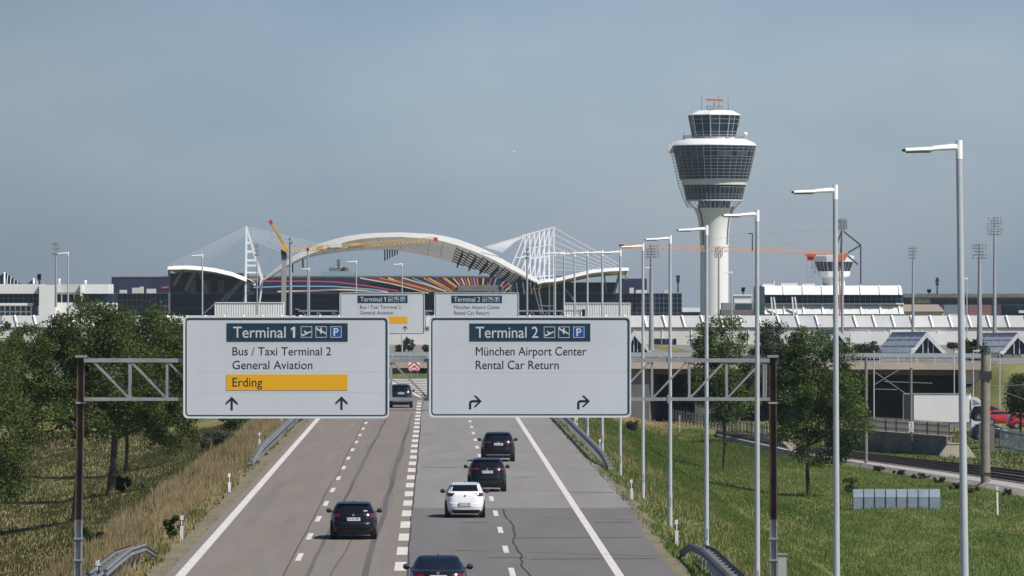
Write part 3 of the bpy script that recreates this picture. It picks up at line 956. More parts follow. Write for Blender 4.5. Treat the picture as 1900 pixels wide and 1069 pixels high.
def car(name, label, typ, loc, W, Ht, L, paint, rz, o, group='cars driving away on the road'):
    pr = PROF[typ]; base = 4.74 if typ == 'sedan' else 4.40
    k = L / base
    zs = np.array([p[0] * Ht for p in pr]); yr = np.array([p[1] * k for p in pr]); yf = np.array([p[2] * k for p in pr]); hw = np.array([p[3] * W / 2 for p in pr])
    N = 5.0
    def ry(x, z):
        a, b_, h = np.interp(z, zs, yr), np.interp(z, zs, yf), np.interp(z, zs, hw)
        yc = (a + b_) / 2
        u = min(.999, abs(x) / h)
        return yc - (yc - a) * (1 - u ** N) ** (1 / N)
    def fy(x, z):
        a, b_, h = np.interp(z, zs, yr), np.interp(z, zs, yf), np.interp(z, zs, hw)
        yc = (a + b_) / 2
        u = min(.999, abs(x) / h)
        return yc + (b_ - yc) * (1 - u ** N) ** (1 / N)
    def sx(y, z):
        a, b_, h = np.interp(z, zs, yr), np.interp(z, zs, yf), np.interp(z, zs, hw)
        yc = (a + b_) / 2
        u = min(.98, abs(y - yc) / ((b_ - a) / 2))
        return h * (1 - u ** N) ** (1 / N)
    t = thing(name, label, 'car', loc, group, rz)
    mb = MB(); n = 56
    zz = np.unique(np.concatenate([zs, np.linspace(zs[0], zs[-1], 26)]))
    for z in zz:
        a, b_, h = np.interp(z, zs, yr), np.interp(z, zs, yf), np.interp(z, zs, hw)
        yc, Ly = (a + b_) / 2, (b_ - a) / 2
        for j in range(n):
            th = 2 * math.pi * j / n
            c_, s_ = math.cos(th), math.sin(th)
            mb.v.append((h * math.copysign(abs(c_) ** (2 / N), c_), yc + Ly * math.copysign(abs(s_) ** (2 / N), s_), z))
    R_ = len(zz)
    for a in range(R_ - 1):
        for j in range(n):
            q = (j + 1) % n
            mb.f.append((a * n + j, a * n + q, (a + 1) * n + q, (a + 1) * n + j)); mb.m.append(0)
    mb.f.append(tuple(range(n))[::-1]); mb.m.append(0)
    mb.f.append(tuple((R_ - 1) * n + j for j in range(n))); mb.m.append(0)
    mb.build('body', paint, t, local=True, smooth=True, angle=50)
    def rear_patch(nm, zb, zt, xb0, xb1, xt0, xt1, mtl, off=.006, par=None, nx=12, nz=6, f=ry, sg=-1):
        p = MB()
        rows = []
        for b_ in range(nz + 1):
            v = b_ / nz; z = zb + (zt - zb) * v
            x0 = xb0 + (xt0 - xb0) * v; x1 = xb1 + (xt1 - xb1) * v
            rows.append([(x0 + (x1 - x0) * a / nx, f(x0 + (x1 - x0) * a / nx, z) + sg * off, z) for a in range(nx + 1)])
        p.grid(rows)
        return p.build(nm, mtl, par or t, local=True, smooth=True, recalc=False, angle=60)
    def side_patch(nm, zb, zt, y0, y1, y2, y3, s, mtl, off=.006):
        p = MB(); rows = []
        for b_ in range(6):
            v = b_ / 5; z = zb + (zt - zb) * v
            a0 = y0 + (y2 - y0) * v; a1 = y1 + (y3 - y1) * v
            rows.append([(s * (sx(a0 + (a1 - a0) * q / 10, z) + off), a0 + (a1 - a0) * q / 10, z) for q in range(11)])
        p.grid(rows)
        return p.build(nm, mtl, t, local=True, smooth=True, recalc=False)
    Wh = W / 2
    wz = o.get('win', (.745, .94)); wb, wt = o.get('winw', (.80, .66))
    if typ == 'sedan': wz = o.get('win', (.745, .945))
    rear_patch('rear_window', wz[0] * Ht, wz[1] * Ht, -wb * Wh, wb * Wh, -wt * Wh, wt * Wh, M_cglass)
    rear_patch('windscreen', .745 * Ht, .945 * Ht, -.82 * Wh, .82 * Wh, -.68 * Wh, .68 * Wh, M_cglass, f=fy, sg=1)
    for s in (-1, 1):
        y0 = .62 * k if typ != 'sedan' else 1.35 * k
        y1 = np.interp(.73 * Ht, zs, yf) - .15
        side_patch('side_window', .725 * Ht, .93 * Ht, y0, y1, y0 + .28, np.interp(.93 * Ht, zs, yf) - .12, s, M_cglass)
    lz0, lz1, lx0, lx1 = o['lamp']
    sl = o.get('slant', 0)
    for s in (-1, 1):
        a, b_ = sorted((s * lx0 * Wh, s * lx1 * Wh))
        l = rear_patch('tail_light', lz0 * Ht, lz1 * Ht, a + (sl if s > 0 else 0), b_ - (sl if s < 0 else 0), a, b_, o.get('lm', M_lightd), .012, nx=8, nz=4)
        if o.get('side_lamp', 1):
            side_patch('side_marker', lz0 * Ht, lz1 * Ht, .22, .42, .24, .5, s, o.get('lm', M_lightd), .01)
    pz = o['plate']
    p = MB(); yp = ry(0, pz * Ht) - .035
    p.box((0, yp + .01, pz * Ht), (.54, .03, .125), 0); p.box((-.245, yp - .006, pz * Ht), (.045, .008, .115), 1)
    xq = -.19
    for wq in (.045, .05, 0, .04, .045, 0, .03, .045, .045, .045):
        if wq: p.box((xq + wq / 2, yp - .006, pz * Ht), (wq * .35, .006, .07), 2); p.box((xq + wq * .85, yp - .006, pz * Ht + .02), (wq * .2, .006, .03), 2)
        xq += .04
    p.build('number_plate', [M_plate, M_plateb, M_black_ink], t, local=True)
    # bumper lower insert, bright trim, emblem
    bz0, bz1 = o.get('insert', (.15, .26))
    rear_patch('bumper_insert', bz0 * Ht, bz1 * Ht, -.80 * Wh, .80 * Wh, -.74 * Wh, .74 * Wh, M_black, .010, nz=3)
    if o.get('trim'):
        rear_patch('bumper_trim', (o['trim'] - .012) * Ht, (o['trim'] + .012) * Ht, -.74 * Wh, .74 * Wh, -.70 * Wh, .70 * Wh, M_chrome, .018, nz=2)
    e = MB(); ez = o.get('emblem', .66) * Ht
    e.tube((0, ry(0, ez) - .03, ez), (0, ry(0, ez) + .02, ez), .045, .045, 14); e.build('emblem', M_chrome, t, local=True)
    rear_patch('shut_line', .455 * Ht, .462 * Ht, -.72 * Wh, .72 * Wh, -.72 * Wh, .72 * Wh, M_black, .004, nz=1)
    # roof spoiler and aerial
    if typ != 'sedan':
        p = MB(); zsp = .955 * Ht; hwx = .66 * Wh
        y_ = ry(0, zsp)
        p.hexa([(-hwx, y_ - .10, zsp - .012), (hwx, y_ - .10, zsp - .012), (hwx * .96, y_ + .25, zsp + .02), (-hwx * .96, y_ + .25, zsp + .02),
                (-hwx, y_ - .10, zsp + .012), (hwx, y_ - .10, zsp + .012), (hwx * .96, y_ + .25, zsp + .052), (-hwx * .96, y_ + .25, zsp + .052)])
        p.build('roof_spoiler', paint, t, local=True)
    ya = 1.25 if typ != 'sedan' else 1.98
    p = MB(); p.hexa([(-.02, ya, Ht - .01), (.02, ya, Ht - .01), (.02, ya + .25, Ht - .01), (-.02, ya + .25, Ht - .01), (-.006, ya, Ht + .06), (.006, ya, Ht + .06), (.006, ya + .05, Ht + .06), (-.006, ya + .05, Ht + .06)])
    p.build('aerial', M_black, t, local=True)
    if o.get('rails'):
        for s in (-1, 1):
            p = MB(); x = s * .60 * Wh
            p.bar((x, .95 * k, .99 * Ht), (x, 2.3 * k, .985 * Ht), .04, .05); p.build('roof_rail', M_dark, t, local=True)
    ym = np.interp(.70 * Ht, zs, yf) - .45; zm = o.get('mir', .70) * Ht
    for s in (-1, 1):
        p = MB()
        xo = s * (Wh * .95 + .02)
        pts = []
        for q in range(7):
            v = q / 6; r = .105 * (1 - (2 * v - 1) ** 4 * .55)
            pts.append((xo + s * (.02 + .20 * v), r))
        i0 = len(p.v); m_ = 12
        for x, r in pts:
            for j in range(m_):
                th = 2 * math.pi * j / m_
                p.v.append((x, ym + .07 * math.cos(th), zm + .03 + r * .85 * math.sin(th)))
        for a in range(len(pts) - 1):
            for j in range(m_):
                q = (j + 1) % m_
                p.f.append((a * m_ + j, a * m_ + q, (a + 1) * m_ + q, (a + 1) * m_ + j)); p.m.append(0)
        p.f.append(tuple(range(m_))); p.m.append(0); p.f.append(tuple(len(p.v) - m_ + j for j in range(m_))); p.m.append(0)
        p.bar((xo - s * .10, ym, zm - .03), (xo + s * .06, ym, zm + .0), .06, .04)
        p.build('wing_mirror', o.get('mirm', M_black), t, local=True, smooth=True)
    wr = .33 if typ != 'suv' else .36
    for y in (.78 * k, .78 * k + 2.62 * k):
        for s in (-1, 1):
            p = MB(); x = s * (Wh - .11)
            p.tube((x - .115, y, wr), (x + .115, y, wr), wr, wr, 24)
            wh = p.build('wheel', M_tyre, t, local=True, smooth=True)
            p = MB(); p.tube((x + s * .10, y, wr), (x + s * .122, y, wr), wr * .66, wr * .6, 20)
            p.build('rim', M_rim, wh, local=True)
            p = MB(); p.tube((s * (Wh - .25), y, wr + .02), (s * (Wh + .004), y, wr + .02), wr + .06, wr + .06, 24)
            p.build('wheel_arch', M_black, t, local=True)
    p = MB(); p.box((0, L / 2, .115 * Ht + .05), (W * .7, L * .75, .10)); p.build('underbody', M_black, t, local=True)
    return t

def oncar(px, pyb, W):  # rear centre pixel and tyre-contact pixel row
    Y = F * H / (pyb - CY)
    return Vector(((px - CX) * Y / F, Y, .006))
RZ_ROAD = math.atan(SK)
car('hatchback', 'black hatchback alone in the left carriageway lane, with a sticker on its rear window', 'hatch', oncar(655.5, 1002, 1), 1.79, 1.43, 4.35, M_cblack, RZ_ROAD,
    dict(lamp=(.605, .70, .58, .90), plate=.555, emblem=.665, insert=(.13, .25), win=(.745, .93), winw=(.83, .66), lm=M_light))
q = [o for o in COL.objects if o.name.startswith('hatchback')][0]
mb = MB(); mb.box((.47, .27, 1.11), (.15, .01, .045)); mb.build('window_sticker', M_plate, q, local=True)
car('hatchback', 'white hatchback behind two black cars, dark mirrors', 'hatch', oncar(863, 961.5, 1), 1.70, 1.47, 4.05, M_cwhite, RZ_ROAD,
    dict(lamp=(.625, .715, .50, .93), slant=.12, plate=.40, emblem=.64, insert=(.13, .235), win=(.765, .925), winw=(.76, .66), lm=M_lightd))
car('sport_utility_car', 'black high-built car directly ahead of the white hatchback', 'suv', oncar(904, 913, 1), 1.83, 1.58, 4.3, M_cblack, RZ_ROAD,
    dict(lamp=(.66, .72, .44, .92), plate=.60, emblem=.68, insert=(.14, .34), win=(.745, .93), winw=(.84, .68), lm=M_light, rails=0))
car('sport_utility_car', 'black high-built car with roof rails leading the line in the right lane', 'suv', oncar(924.5, 857, 1), 1.87, 1.63, 4.6, M_cblack, RZ_ROAD,
    dict(lamp=(.63, .70, .44, .93), plate=.60, emblem=.67, insert=(.13, .22), trim=.235, win=(.735, .93), winw=(.84, .69), lm=M_light, rails=1))
car('saloon_car', 'black saloon at the bottom edge, only its roof and red lights in view', 'sedan', Vector(((813 - CX) * 182.5 / F, 182.5, .006)), 1.80, 1.43, 4.6, M_cblack, RZ_ROAD,
    dict(lamp=(.545, .66, .50, .95), plate=.585, emblem=.67, insert=(.13, .24), lm=M_light, winw=(.84, .68)))
car('van_car', 'dark grey car in the gap between the two signs, far up the road', 'suv', oncar(744, 757, 1), 1.88, 1.90, 4.7, M_cteal, RZ_ROAD,
    dict(lamp=(.50, .66, .80, .95), plate=.62, emblem=.68, insert=(.13, .20), trim=.27, win=(.70, .93), winw=(.86, .74), lm=M_lightd))

# ------------------------------------------------------------------ trees and bushes
def leaf_mat(name, a, b_):
    return mat(name, a, .65, col2=b_, island=1, trans=.35, spec=.3, patch=.42)
M_leaf1 = leaf_mat('broad_leaves', (.030, .054, .011), (.110, .145, .036))
M_leaf2 = leaf_mat('fresh_leaves', (.036, .072, .014), (.135, .185, .045))
M_leaf3 = leaf_mat('dark_leaves', (.018, .038, .013), (.060, .088, .026))
M_leaf4 = leaf_mat('dull_leaves', (.030, .042, .022), (.072, .085, .045))

def leaves(centers, radii, per, size, flat=.8):
    n = len(centers) * per
    c = np.repeat(np.asarray(centers), per, 0); r = np.repeat(np.asarray(radii), per)[:, None]
    d = RNG.normal(0, 1, (n, 3)); d /= np.linalg.norm(d, axis=1)[:, None]
    rad = RNG.uniform(0, 1, (n, 1)) ** .45
    pos = c + d * rad * r * np.array([1, 1, flat])
    pos[:, 2] -= .25 * r[:, 0] * RNG.uniform(0, 1, n) ** 2
    nrm = RNG.normal(0, 1, (n, 3)) + np.array([0, 0, .8]); nrm /= np.linalg.norm(nrm, axis=1)[:, None]
    a = np.cross(nrm, RNG.normal(0, 1, (n, 3))); a /= np.linalg.norm(a, axis=1)[:, None]
    b_ = np.cross(nrm, a)
    s = size * RNG.uniform(.6, 1.35, (n, 1))
    v = np.empty((n, 4, 3))
    v[:, 0] = pos - a * s; v[:, 1] = pos - b_ * s * .45; v[:, 2] = pos + a * s; v[:, 3] = pos + b_ * s * .45
    return v.reshape(-1, 3), np.arange(n * 4).reshape(n, 4)

def tree(name, label, base, crown, nclust, per, size, mtl, tr=.2, fork=.35, group='trees beside the road', cr=(.5, 1.05), cat='tree', lean=(0, 0), nlimb=9):
    """crown: list of (dx, dy, dz, rx, ry, rz) ellipsoids relative to the base"""
    base = Vector(base)
    t = thing(name, label, cat, base, group)
    cs = []; rs = []
    tot = sum(e[3] * e[4] * e[5] for e in crown)
    for e in crown:
        k = max(3, int(nclust * e[3] * e[4] * e[5] / tot))
        for _ in range(k):
            d = RNG.normal(0, 1, 3); d /= np.linalg.norm(d)
            rr = RNG.uniform(.35, 1.0) ** .5
            cs.append((base.x + e[0] + d[0] * rr * e[3], base.y + e[1] + d[1] * rr * e[4], base.z + e[2] + d[2] * rr * e[5]))
            rs.append(RNG.uniform(*cr))
    v, f = leaves(cs, rs, per, size)
    np_mesh('crown', v, f, mtl, parent=t, loc=base)
    mb = MB()
    topz = max(e[2] + e[5] * .3 for e in crown); fz = min(e[2] - e[5] for e in crown) + .8
    fk = Vector((base.x + lean[0], base.y + lean[1], base.z + max(fz, topz * fork)))
    pts = [base + Vector((0, 0, -.4)), base + Vector((0, 0, .3)), base.lerp(fk, .5) + Vector((random.uniform(-.1, .1), 0, 0)), fk]
    mb.path(pts, [tr * 1.5, tr * 1.1, tr * .9, tr * .8], 9)
    cl = [Vector(c) for c in cs]; random.shuffle(cl)
    for c in cl[:nlimb]:
        m1 = fk.lerp(c, .45) + Vector((random.uniform(-.3, .3), random.uniform(-.3, .3), random.uniform(.1, .6)))
        mb.path([fk - Vector((0, 0, .15)), m1, c], [tr * .5, tr * .32, tr * .08], 6)
        near = sorted(cl, key=lambda q: (q - m1).length)[1:4]
        for q in near:
            mb.path([m1, q], [tr * .2, tr * .05], 5)
    mb.build('trunk', M_bark, t, smooth=True)
    return t

def base_at(px, Y):
    X = (px - CX) * Y / F
    return Vector((X, Y, float(gz(X, Y))))
S = lambda px, Y: px * Y / F
# left group
Y = 300
tree('broadleaf_tree', 'big tree behind the left gantry post, tallest of the left group', base_at(141, Y), [
    (S(25, Y), .4, S(350, Y), S(105, Y), 2.6, S(66, Y)), (S(-60, Y), 0, S(290, Y), S(95, Y), 2.8, S(85, Y)), (S(75, Y), 0, S(280, Y), S(90, Y), 2.6, S(85, Y)), (S(10, Y), 0, S(205, Y), S(130, Y), 2.8, S(55, Y)), (S(38, Y), 0, S(400, Y), S(38, Y), 1.2, S(30, Y))],
    150, 300, .085, M_leaf1, tr=.22, lean=(S(8, Y), 0), nlimb=12)
Y = 345
tree('broadleaf_tree', 'tree with a straight brown trunk right of the left gantry post', base_at(205, Y), [
    (S(50, Y), 0, S(300, Y), S(75, Y), 2.2, S(52, Y)), (S(95, Y), 0, S(240, Y), S(78, Y), 2.4, S(75, Y)), (S(40, Y), 0, S(175, Y), S(95, Y), 2.6, S(55, Y)), (S(120, Y), 0, S(120, Y), S(48, Y), 1.6, S(48, Y))],
    130, 260, .095, M_leaf1, tr=.23, lean=(S(8, Y), 0), nlimb=10)
Y = 392
tree('broadleaf_tree', 'slim-trunked tree farthest back in the left group, partly behind the Terminal 1 sign', base_at(234, Y), [
    (S(60, Y), 0, S(235, Y), S(70, Y), 2.6, S(70, Y)), (S(95, Y), 0, S(150, Y), S(48, Y), 2.2, S(60, Y)), (S(40, Y), 0, S(110, Y), S(60, Y), 2.2, S(45, Y))],
    95, 230, .105, M_leaf1, tr=.13, nlimb=7)
Y = 285
tree('broadleaf_tree', 'dark tree cut off by the left edge of the view', base_at(-38, Y), [
    (S(10, Y), 0, S(330, Y), S(55, Y), 2.4, S(75, Y)), (S(25, Y), 0, S(220, Y), S(88, Y), 2.8, S(80, Y)), (S(20, Y), 0, S(140, Y), S(75, Y), 2.4, S(45, Y))],
    105, 270, .085, M_leaf1, tr=.22)
for px, Yb, lab in [(70, 560, 'far tree filling the gap left of the near gantry post'), (330, 570, 'far tree behind the left edge of the Terminal 1 sign'), (190, 600, 'far tree behind the left group, between its trunks'), (-10, 590, 'far tree at the left edge behind the cut-off dark tree')]:
    tree('broadleaf_tree', lab, base_at(px, Yb), [(0, 0, S(150, Yb) * .9, S(75, Yb), 3.0, S(42, Yb)), (S(20, Yb), 0, S(80, Yb), S(70, Yb), 3.0, S(50, Yb))], 60, 170, .15, M_leaf1, tr=.14, nlimb=6)
# right group
Y = 415
tree('broadleaf_tree', 'rounded green tree right of the rusty gantry post, on a slim dark trunk', base_at(1500, Y), [
    (S(20, Y), 0, S(215, Y), S(78, Y), 2.6, S(88, Y)), (S(62, Y), 0, S(150, Y), S(48, Y), 2.2, S(70, Y)), (S(-35, Y), 0, S(175, Y), S(38, Y), 2.0, S(85, Y)), (S(0, Y), 0, S(275, Y), S(40, Y), 1.5, S(38, Y)), (S(30, Y), 0, S(100, Y), S(55, Y), 2.0, S(38, Y))],
    140, 240, .105, M_leaf2, tr=.14, nlimb=9)
Y = 461
tree('broadleaf_tree', 'slender tree seen through the gantry lattice, left of the rusty post', base_at(1343, Y), [
    (S(-4, Y), 0, S(235, Y), S(50, Y), 1.8, S(48, Y)), (S(0, Y), 0, S(185, Y), S(68, Y), 2.4, S(58, Y)), (S(10, Y), 0, S(125, Y), S(52, Y), 2.2, S(40, Y)), (S(-30, Y), 0, S(165, Y), S(40, Y), 1.8, S(55, Y))],
    125, 220, .11, M_leaf2, tr=.13, nlimb=9)
Y = 560
tree('broadleaf_tree', 'dull green tree between and behind the two roadside trees on the right', base_at(1450, Y), [
    (0, 0, S(190, Y), S(50, Y), 2.6, S(38, Y)), (S(-20, Y), 0, S(140, Y), S(48, Y), 2.6, S(60, Y)), (S(10, Y), 0, S(70, Y), S(48, Y), 2.6, S(55, Y))], 100, 200, .13, M_leaf4, tr=.13)
Y = 540
tree('broadleaf_tree', 'dark tree cut off by the right edge beside the red cars', base_at(1893, Y), [
    (S(4, Y), 0, S(108, Y), S(36, Y), 1.9, S(30, Y)), (S(12, Y), 0, S(85, Y), S(34, Y), 1.9, S(26, Y))], 60, 200, .11, M_leaf3, tr=.12)
for px, Yb, hp, wp, lab, mt in [
    (1606, 760, 44, 28, 'small dark bush tree left of the middle glass gable roof', M_leaf3),
    (1806, 760, 46, 24, 'small dark bush tree between two glass gable roofs', M_leaf3)]:
    b0 = base_at(px, Yb)
    tree('small_tree', lab, b0, [(0, 0, S(hp, Yb) * .62, S(wp, Yb), 1.8, S(hp, Yb) * .45)], 26, 90, .19, mt, tr=.1, group='small trees beyond the bridge', cr=(.5, .9))
# bushes: many leaves straight on the ground
def bush(label, base, w_, h_, mtl, n=14, per=90, size=.07, cat='bush', name='bush'):
    base = Vector(base)
    t = thing(name, label, cat, base, 'bushes and weeds')
    cs = [(base.x + RNG.normal(0, .45) * w_, base.y + RNG.normal(0, .4) * w_, base.z + RNG.uniform(.2, .85) * h_) for _ in range(n)]
    v, f = leaves(cs, [min(w_, h_) * RNG.uniform(.25, .42) for _ in cs], per, size)
    np_mesh('foliage', v, f, mtl, parent=t, loc=base)
    mb = MB()
    for c in cs[:6]: mb.path([base + Vector((0, 0, -.2)), Vector(c)], [.03, .01], 5)
    mb.build('stem', M_bark, t)
bush('leafy green weed standing beside the left marker post', GP(316, 1002), .35, 1.15, M_leaf2, 12, 80, .075, name='weed')
bush('round dark bush at the foot of the left trees', GP(226, 914), .6, 1.1, M_leaf3, 16, 90, .09)
bush('low bush in the shade at the foot of the big left tree', GP(168, 1012), .6, .8, M_leaf3, 12, 90, .08)
bush('yellow-green shrub on the left bank under the Terminal 1 sign', GP(432, 800), 1.3, 1.4, M_leaf2, 22, 90, .11)
bush('dark shrub mass on the left verge above the straw grass', GP(400, 832), 1.5, 1.2, M_leaf4, 22, 90, .11)
bush('shrub beside the glazed channel cover in the grass', GP(1577, 916), .45, 1.2, M_leaf2, 14, 90, .09)
for k, (px, py) in enumerate([(1632, 876), (1668, 882), (1705, 889), (1745, 897), (1780, 908), (1805, 915), (1868, 920)]):
    bush('low green weed on the ballast edge, %s from the left' % ['first', 'second', 'third', 'fourth', 'fifth', 'sixth', 'seventh'][k], GP(px, py), .6, .45, M_leaf4, 9, 60, .09, 'weed', 'weed')
bush('brownish shrub on the slope behind the lamp posts, right of the sign', GP(1170, 800), .9, 1.0, M_leaf4, 16, 70, .10)

# ------------------------------------------------------------------ things in and around the right-hand field
g0 = GP(1662, 943)
def skylight_channel():
    Y = g0.y; s = F / Y
    t = thing('glazed_channel_cover', 'low blue-grey panelled cover lying in the grass of the right field', 'cover', g0, None)
    x0, x1 = 1583, 1745
    A = P(x0, 944, Y); B = P(x1, 948, Y); zb = g0.z - .3
    h1, h2 = S(29, Y), S(33, Y)
    n = 8
    for k in range(n):
        a = A.lerp(B, (k + .015) / n); b_ = A.lerp(B, (k + .985) / n)
        mb = MB()
        z0 = g0.z + .05
        mb.hexa([(a.x, Y, z0 - .3), (b_.x, Y, z0 - .3), (b_.x, Y + 1.3, z0 - .3), (a.x, Y + 1.3, z0 - .3), (a.x, Y + .02, z0 + h1 * .62), (b_.x, Y + .02, z0 + h1 * .62), (b_.x, Y + 1.28, z0 + h1 * .62), (a.x, Y + 1.28, z0 + h1 * .62)])
        mb.hexa([(a.x, Y + .02, z0 + h1 * .64), (b_.x, Y + .02, z0 + h1 * .64), (b_.x, Y + 1.28, z0 + h1 * .64), (a.x, Y + 1.28, z0 + h1 * .64), (a.x, Y + .30, z0 + h2), (b_.x, Y + .30, z0 + h2), (b_.x, Y + 1.0, z0 + h2), (a.x, Y + 1.0, z0 + h2)])
        mb.build('panel', mat('blue_grey_panel', (.20, .245, .30), .35, var=.12, scale=.8), t)
        mb = MB(); mb.bar((a.x - .012, Y - .02, z0 - .3), (a.x - .012, Y - .02, z0 + h1 * .64), .035, .035); mb.bar((a.x - .012, Y - .02, z0 + h1 * .64), (a.x - .012, Y + .28, z0 + h2 + .02), .035, .035)
        mb.build('glazing_bar', M_dark, t)
skylight_channel()
c = GP(1851, 957)
t = thing('marker_stake', 'slim white stake standing in the grass at the right edge', 'stake', c)
mb = MB(); mb.bar(c + Vector((.02, 0, -.3)), c + Vector((-.03, 0, S(54, c.y))), .11, .08); mb.build('stake', M_white, t)
mb = MB(); mb.bar(c + Vector((-.031, -.002, S(44, c.y))), c + Vector((-.033, -.002, S(47, c.y))), .116, .086); mb.build('collar', M_red, t)
# switch cabinet beside the gantry post
c = base_at(1450, 200)
t = thing('switch_cabinet', 'grey switch cabinet at the foot of the right gantry post', 'cabinet', c)
zt = P(0, 1030, 200).z
mb = MB(); mb.box((c.x, 200, (c.z + zt) / 2 - .15), (.32, .4, zt - c.z + .3)); mb.build('cabinet', mat('cabinet_grey', (.33, .33, .32), .6, var=.06, scale=2), t)
mb = MB(); mb.box((c.x, 200, zt + .025), (.38, .46, .05)); mb.build('lid', M_galv, t)
mb = MB(); mb.box((c.x, 199.79, (c.z + zt) / 2), (.27, .02, (zt - c.z) * .8)); mb.build('door', mat('cabinet_grey2', (.36, .36, .35), .55), t)
# concrete retaining wedges
def wedge(pts, Y, dep, lab):
    t = thing('concrete_wedge', lab, 'retaining wall', P(*pts[0], Y), 'pale concrete wedges at the railway')
    mb = MB(); mb.prism([P(x, y, Y) for x, y in pts], (0, dep, 0)); mb.build('slab', mat('pale_concrete', (.44, .385, .30), .9, var=.1, scale=.6), t)
    mb = MB(); top = sorted(pts, key=lambda p: p[1])[:2]
    a, b_ = P(*top[0], Y), P(*top[1], Y); mb.bar(a + Vector((0, dep / 2, .03)), b_ + Vector((0, dep / 2, .03)), dep + .1, .08); mb.build('coping', M_concrete, t)
wedge([(1740, 850), (1758, 824), (1794, 824), (1812, 850)], 510, 1.5, 'pale trapezoid concrete end wall behind the tracks, in front of the fence end')
wedge([(1450, 820), (1459, 817), (1470, 819), (1494, 846), (1492, 850), (1482, 848)], 520, 1.2, 'pale slanted concrete wing wall beside the slim right tree trunk')

def fence(label, pts, h, mtl, nm='palisade_fence', pitch=.42, cat='fence', wd=.15):
    """pts: ground points"""
    t = thing(nm, label, cat, pts[0], 'fences by the railway')
    mr = MB(); pp = []; fp = []
    for k in range(len(pts) - 1):
        a, b_ = Vector(pts[k]), Vector(pts[k + 1]); d = (b_ - a); n = int(d.length / pitch)
        pp += [a + d * (j / n) for j in range(n)]
        for z in (.35, h - .35): mr.bar(a + Vector((0, .05, z)), b_ + Vector((0, .05, z)), .05, .06)
        q = max(1, int(d.length / 2.75))
        fp += [a + d * (j / q) for j in range(q)]
    fp.append(Vector(pts[-1]))
    mb = MB(); mb.bar((0, 0, .05), (0, 0, h - .12), wd, .03); mb.bar((0, 0, h - .12), (0, 0, h), wd * .5, .02)
    part_copies('pale', mb, mtl, t, pp)
    mb = MB(); mb.bar((0, .1, -.3), (0, .1, h - .1), .1, .1)
    part_copies('fence_post', mb, M_dark, t, fp); mr.build('rail', mtl, t)
M_fence = mat('grey_fence', (.085, .09, .098), .6, metal=.2, var=.15, scale=1)
gnd = lambda px, py: GP(px, py)
fence('grey palisade fence along the top of the field, behind the slender tree', [gnd(1225, 779), gnd(1300, 792), gnd(1380, 806), gnd(1452, 821)], 1.45, M_fence, pitch=2.2, wd=.13)
# fence on a low retaining wall behind the tracks
a, b_ = P(1535, 812, 545), P(1762, 838, 512)
t = thing('retaining_wall', 'dark low retaining wall under the fence behind the tracks', 'wall', (a + b_) / 2)
mb = MB(); mb.bar(Vector((a.x, a.y + .4, -4.4)), Vector((b_.x, b_.y + .4, -4.4)), .5, 2.6); mb.build('wall', M_conc_d, t)
mb = MB(); mb.bar(Vector((a.x, a.y + .35, -3.07)), Vector((b_.x, b_.y + .35, -3.07)), .62, .06); mb.build('coping', M_concrete, t)
fence('palisade fence on the retaining wall in front of the white lorry', [Vector((a.x, a.y + .3, -3.05)), Vector((b_.x, b_.y + .3, -3.05))], 1.25, mat('weathered_fence', (.17, .16, .145), .7, var=.15, scale=1), wd=.14)
fence('blue-grey mesh fence at the right edge below the red cars', [P(1856, 836, 500), P(1930, 850, 488)], 2.0, mat('blue_fence', (.13, .17, .20), .5, metal=.2), pitch=.5, wd=.08)

# catenary masts and thin poles
def pole(label, px, y0, y1, Y, r0, r1, mtl, cat='mast', nm='catenary_mast', arms=(), n=10, extra=None, group='masts along the railway'):
    a = P(px, y1, Y); b_ = P(px, y0, Y)
    t = thing(nm, label, cat, a, group)
    mb = MB(); mb.tube(a - Vector((0, 0, .3)), b_, r0, r1, n); mb.build('shaft', mtl, t, smooth=True)
    mb = MB(); mb.tube(b_ - Vector((0, 0, .02)), b_ + Vector((0, 0, .06)), r1 * 1.15, r1 * .9, n); mb.build('cap', M_dark, t)
    for nm2, segs, w_, mt in arms:
        mb = MB()
        for (xa, ya, xb, yb) in segs: mb.bar(P(xa, ya, Y), P(xb, yb, Y), w_)
        mb.build(nm2, mt, t)
    return t
M_mast = mat('mast_brown_grey', (.21, .185, .155), .7, var=.15, scale=1.2)
pole('brown concrete railway mast with a dark collar, thick, near the right edge', 1828.5, 656, 918, 435, .36, .34, M_mast, arms=[
    ('collar', [(1828.5, 689, 1828.5, 704)], .86, M_dark),
    ('balance_weight', [(1821, 788, 1821, 832), (1841, 791, 1841, 838)], .32, M_conc_d), ('foot_band', [(1828.5, 877, 1828.5, 881)], .76, M_dark),
    ('wire', [(1830, 716, 2000, 712), (1845, 720, 1990, 775)], .03, M_galv)], n=14)
pole('slim brown mast beside the rounded right tree, standing on the ballast', 1607, 664, 872, 482, .14, .12, M_mast)
pole('slim brown mast with a small number board, in front of the lorry', 1690.5, 684, 828, 520, .13, .11, M_mast, arms=[
    ('number_board', [(1690.5, 783, 1690.5, 802)], .40, M_white)])
_pm = [o for o in COL.objects if o.get('label', '').startswith('slim brown mast with a small number')][0]
text_mesh('2', 1687.6, 1693.4, 784.5, 791.5, 519.79, _pm, M_black_ink, 'numeral')
text_mesh('0', 1687.6, 1693.4, 793.5, 800.5, 519.79, _pm, M_black_ink, 'numeral')
pole('thin white catenary pole with slanted stays under the bridge', 1621.5, 650, 806, 610, .07, .06, M_lamp, arms=[
    ('stay', [(1622, 714, 1668, 686), (1623, 690, 1690, 737)], .07, M_galv), ('bracket', [(1640, 708, 1730, 711), (1624, 722, 1665, 723)], .06, M_galv)])
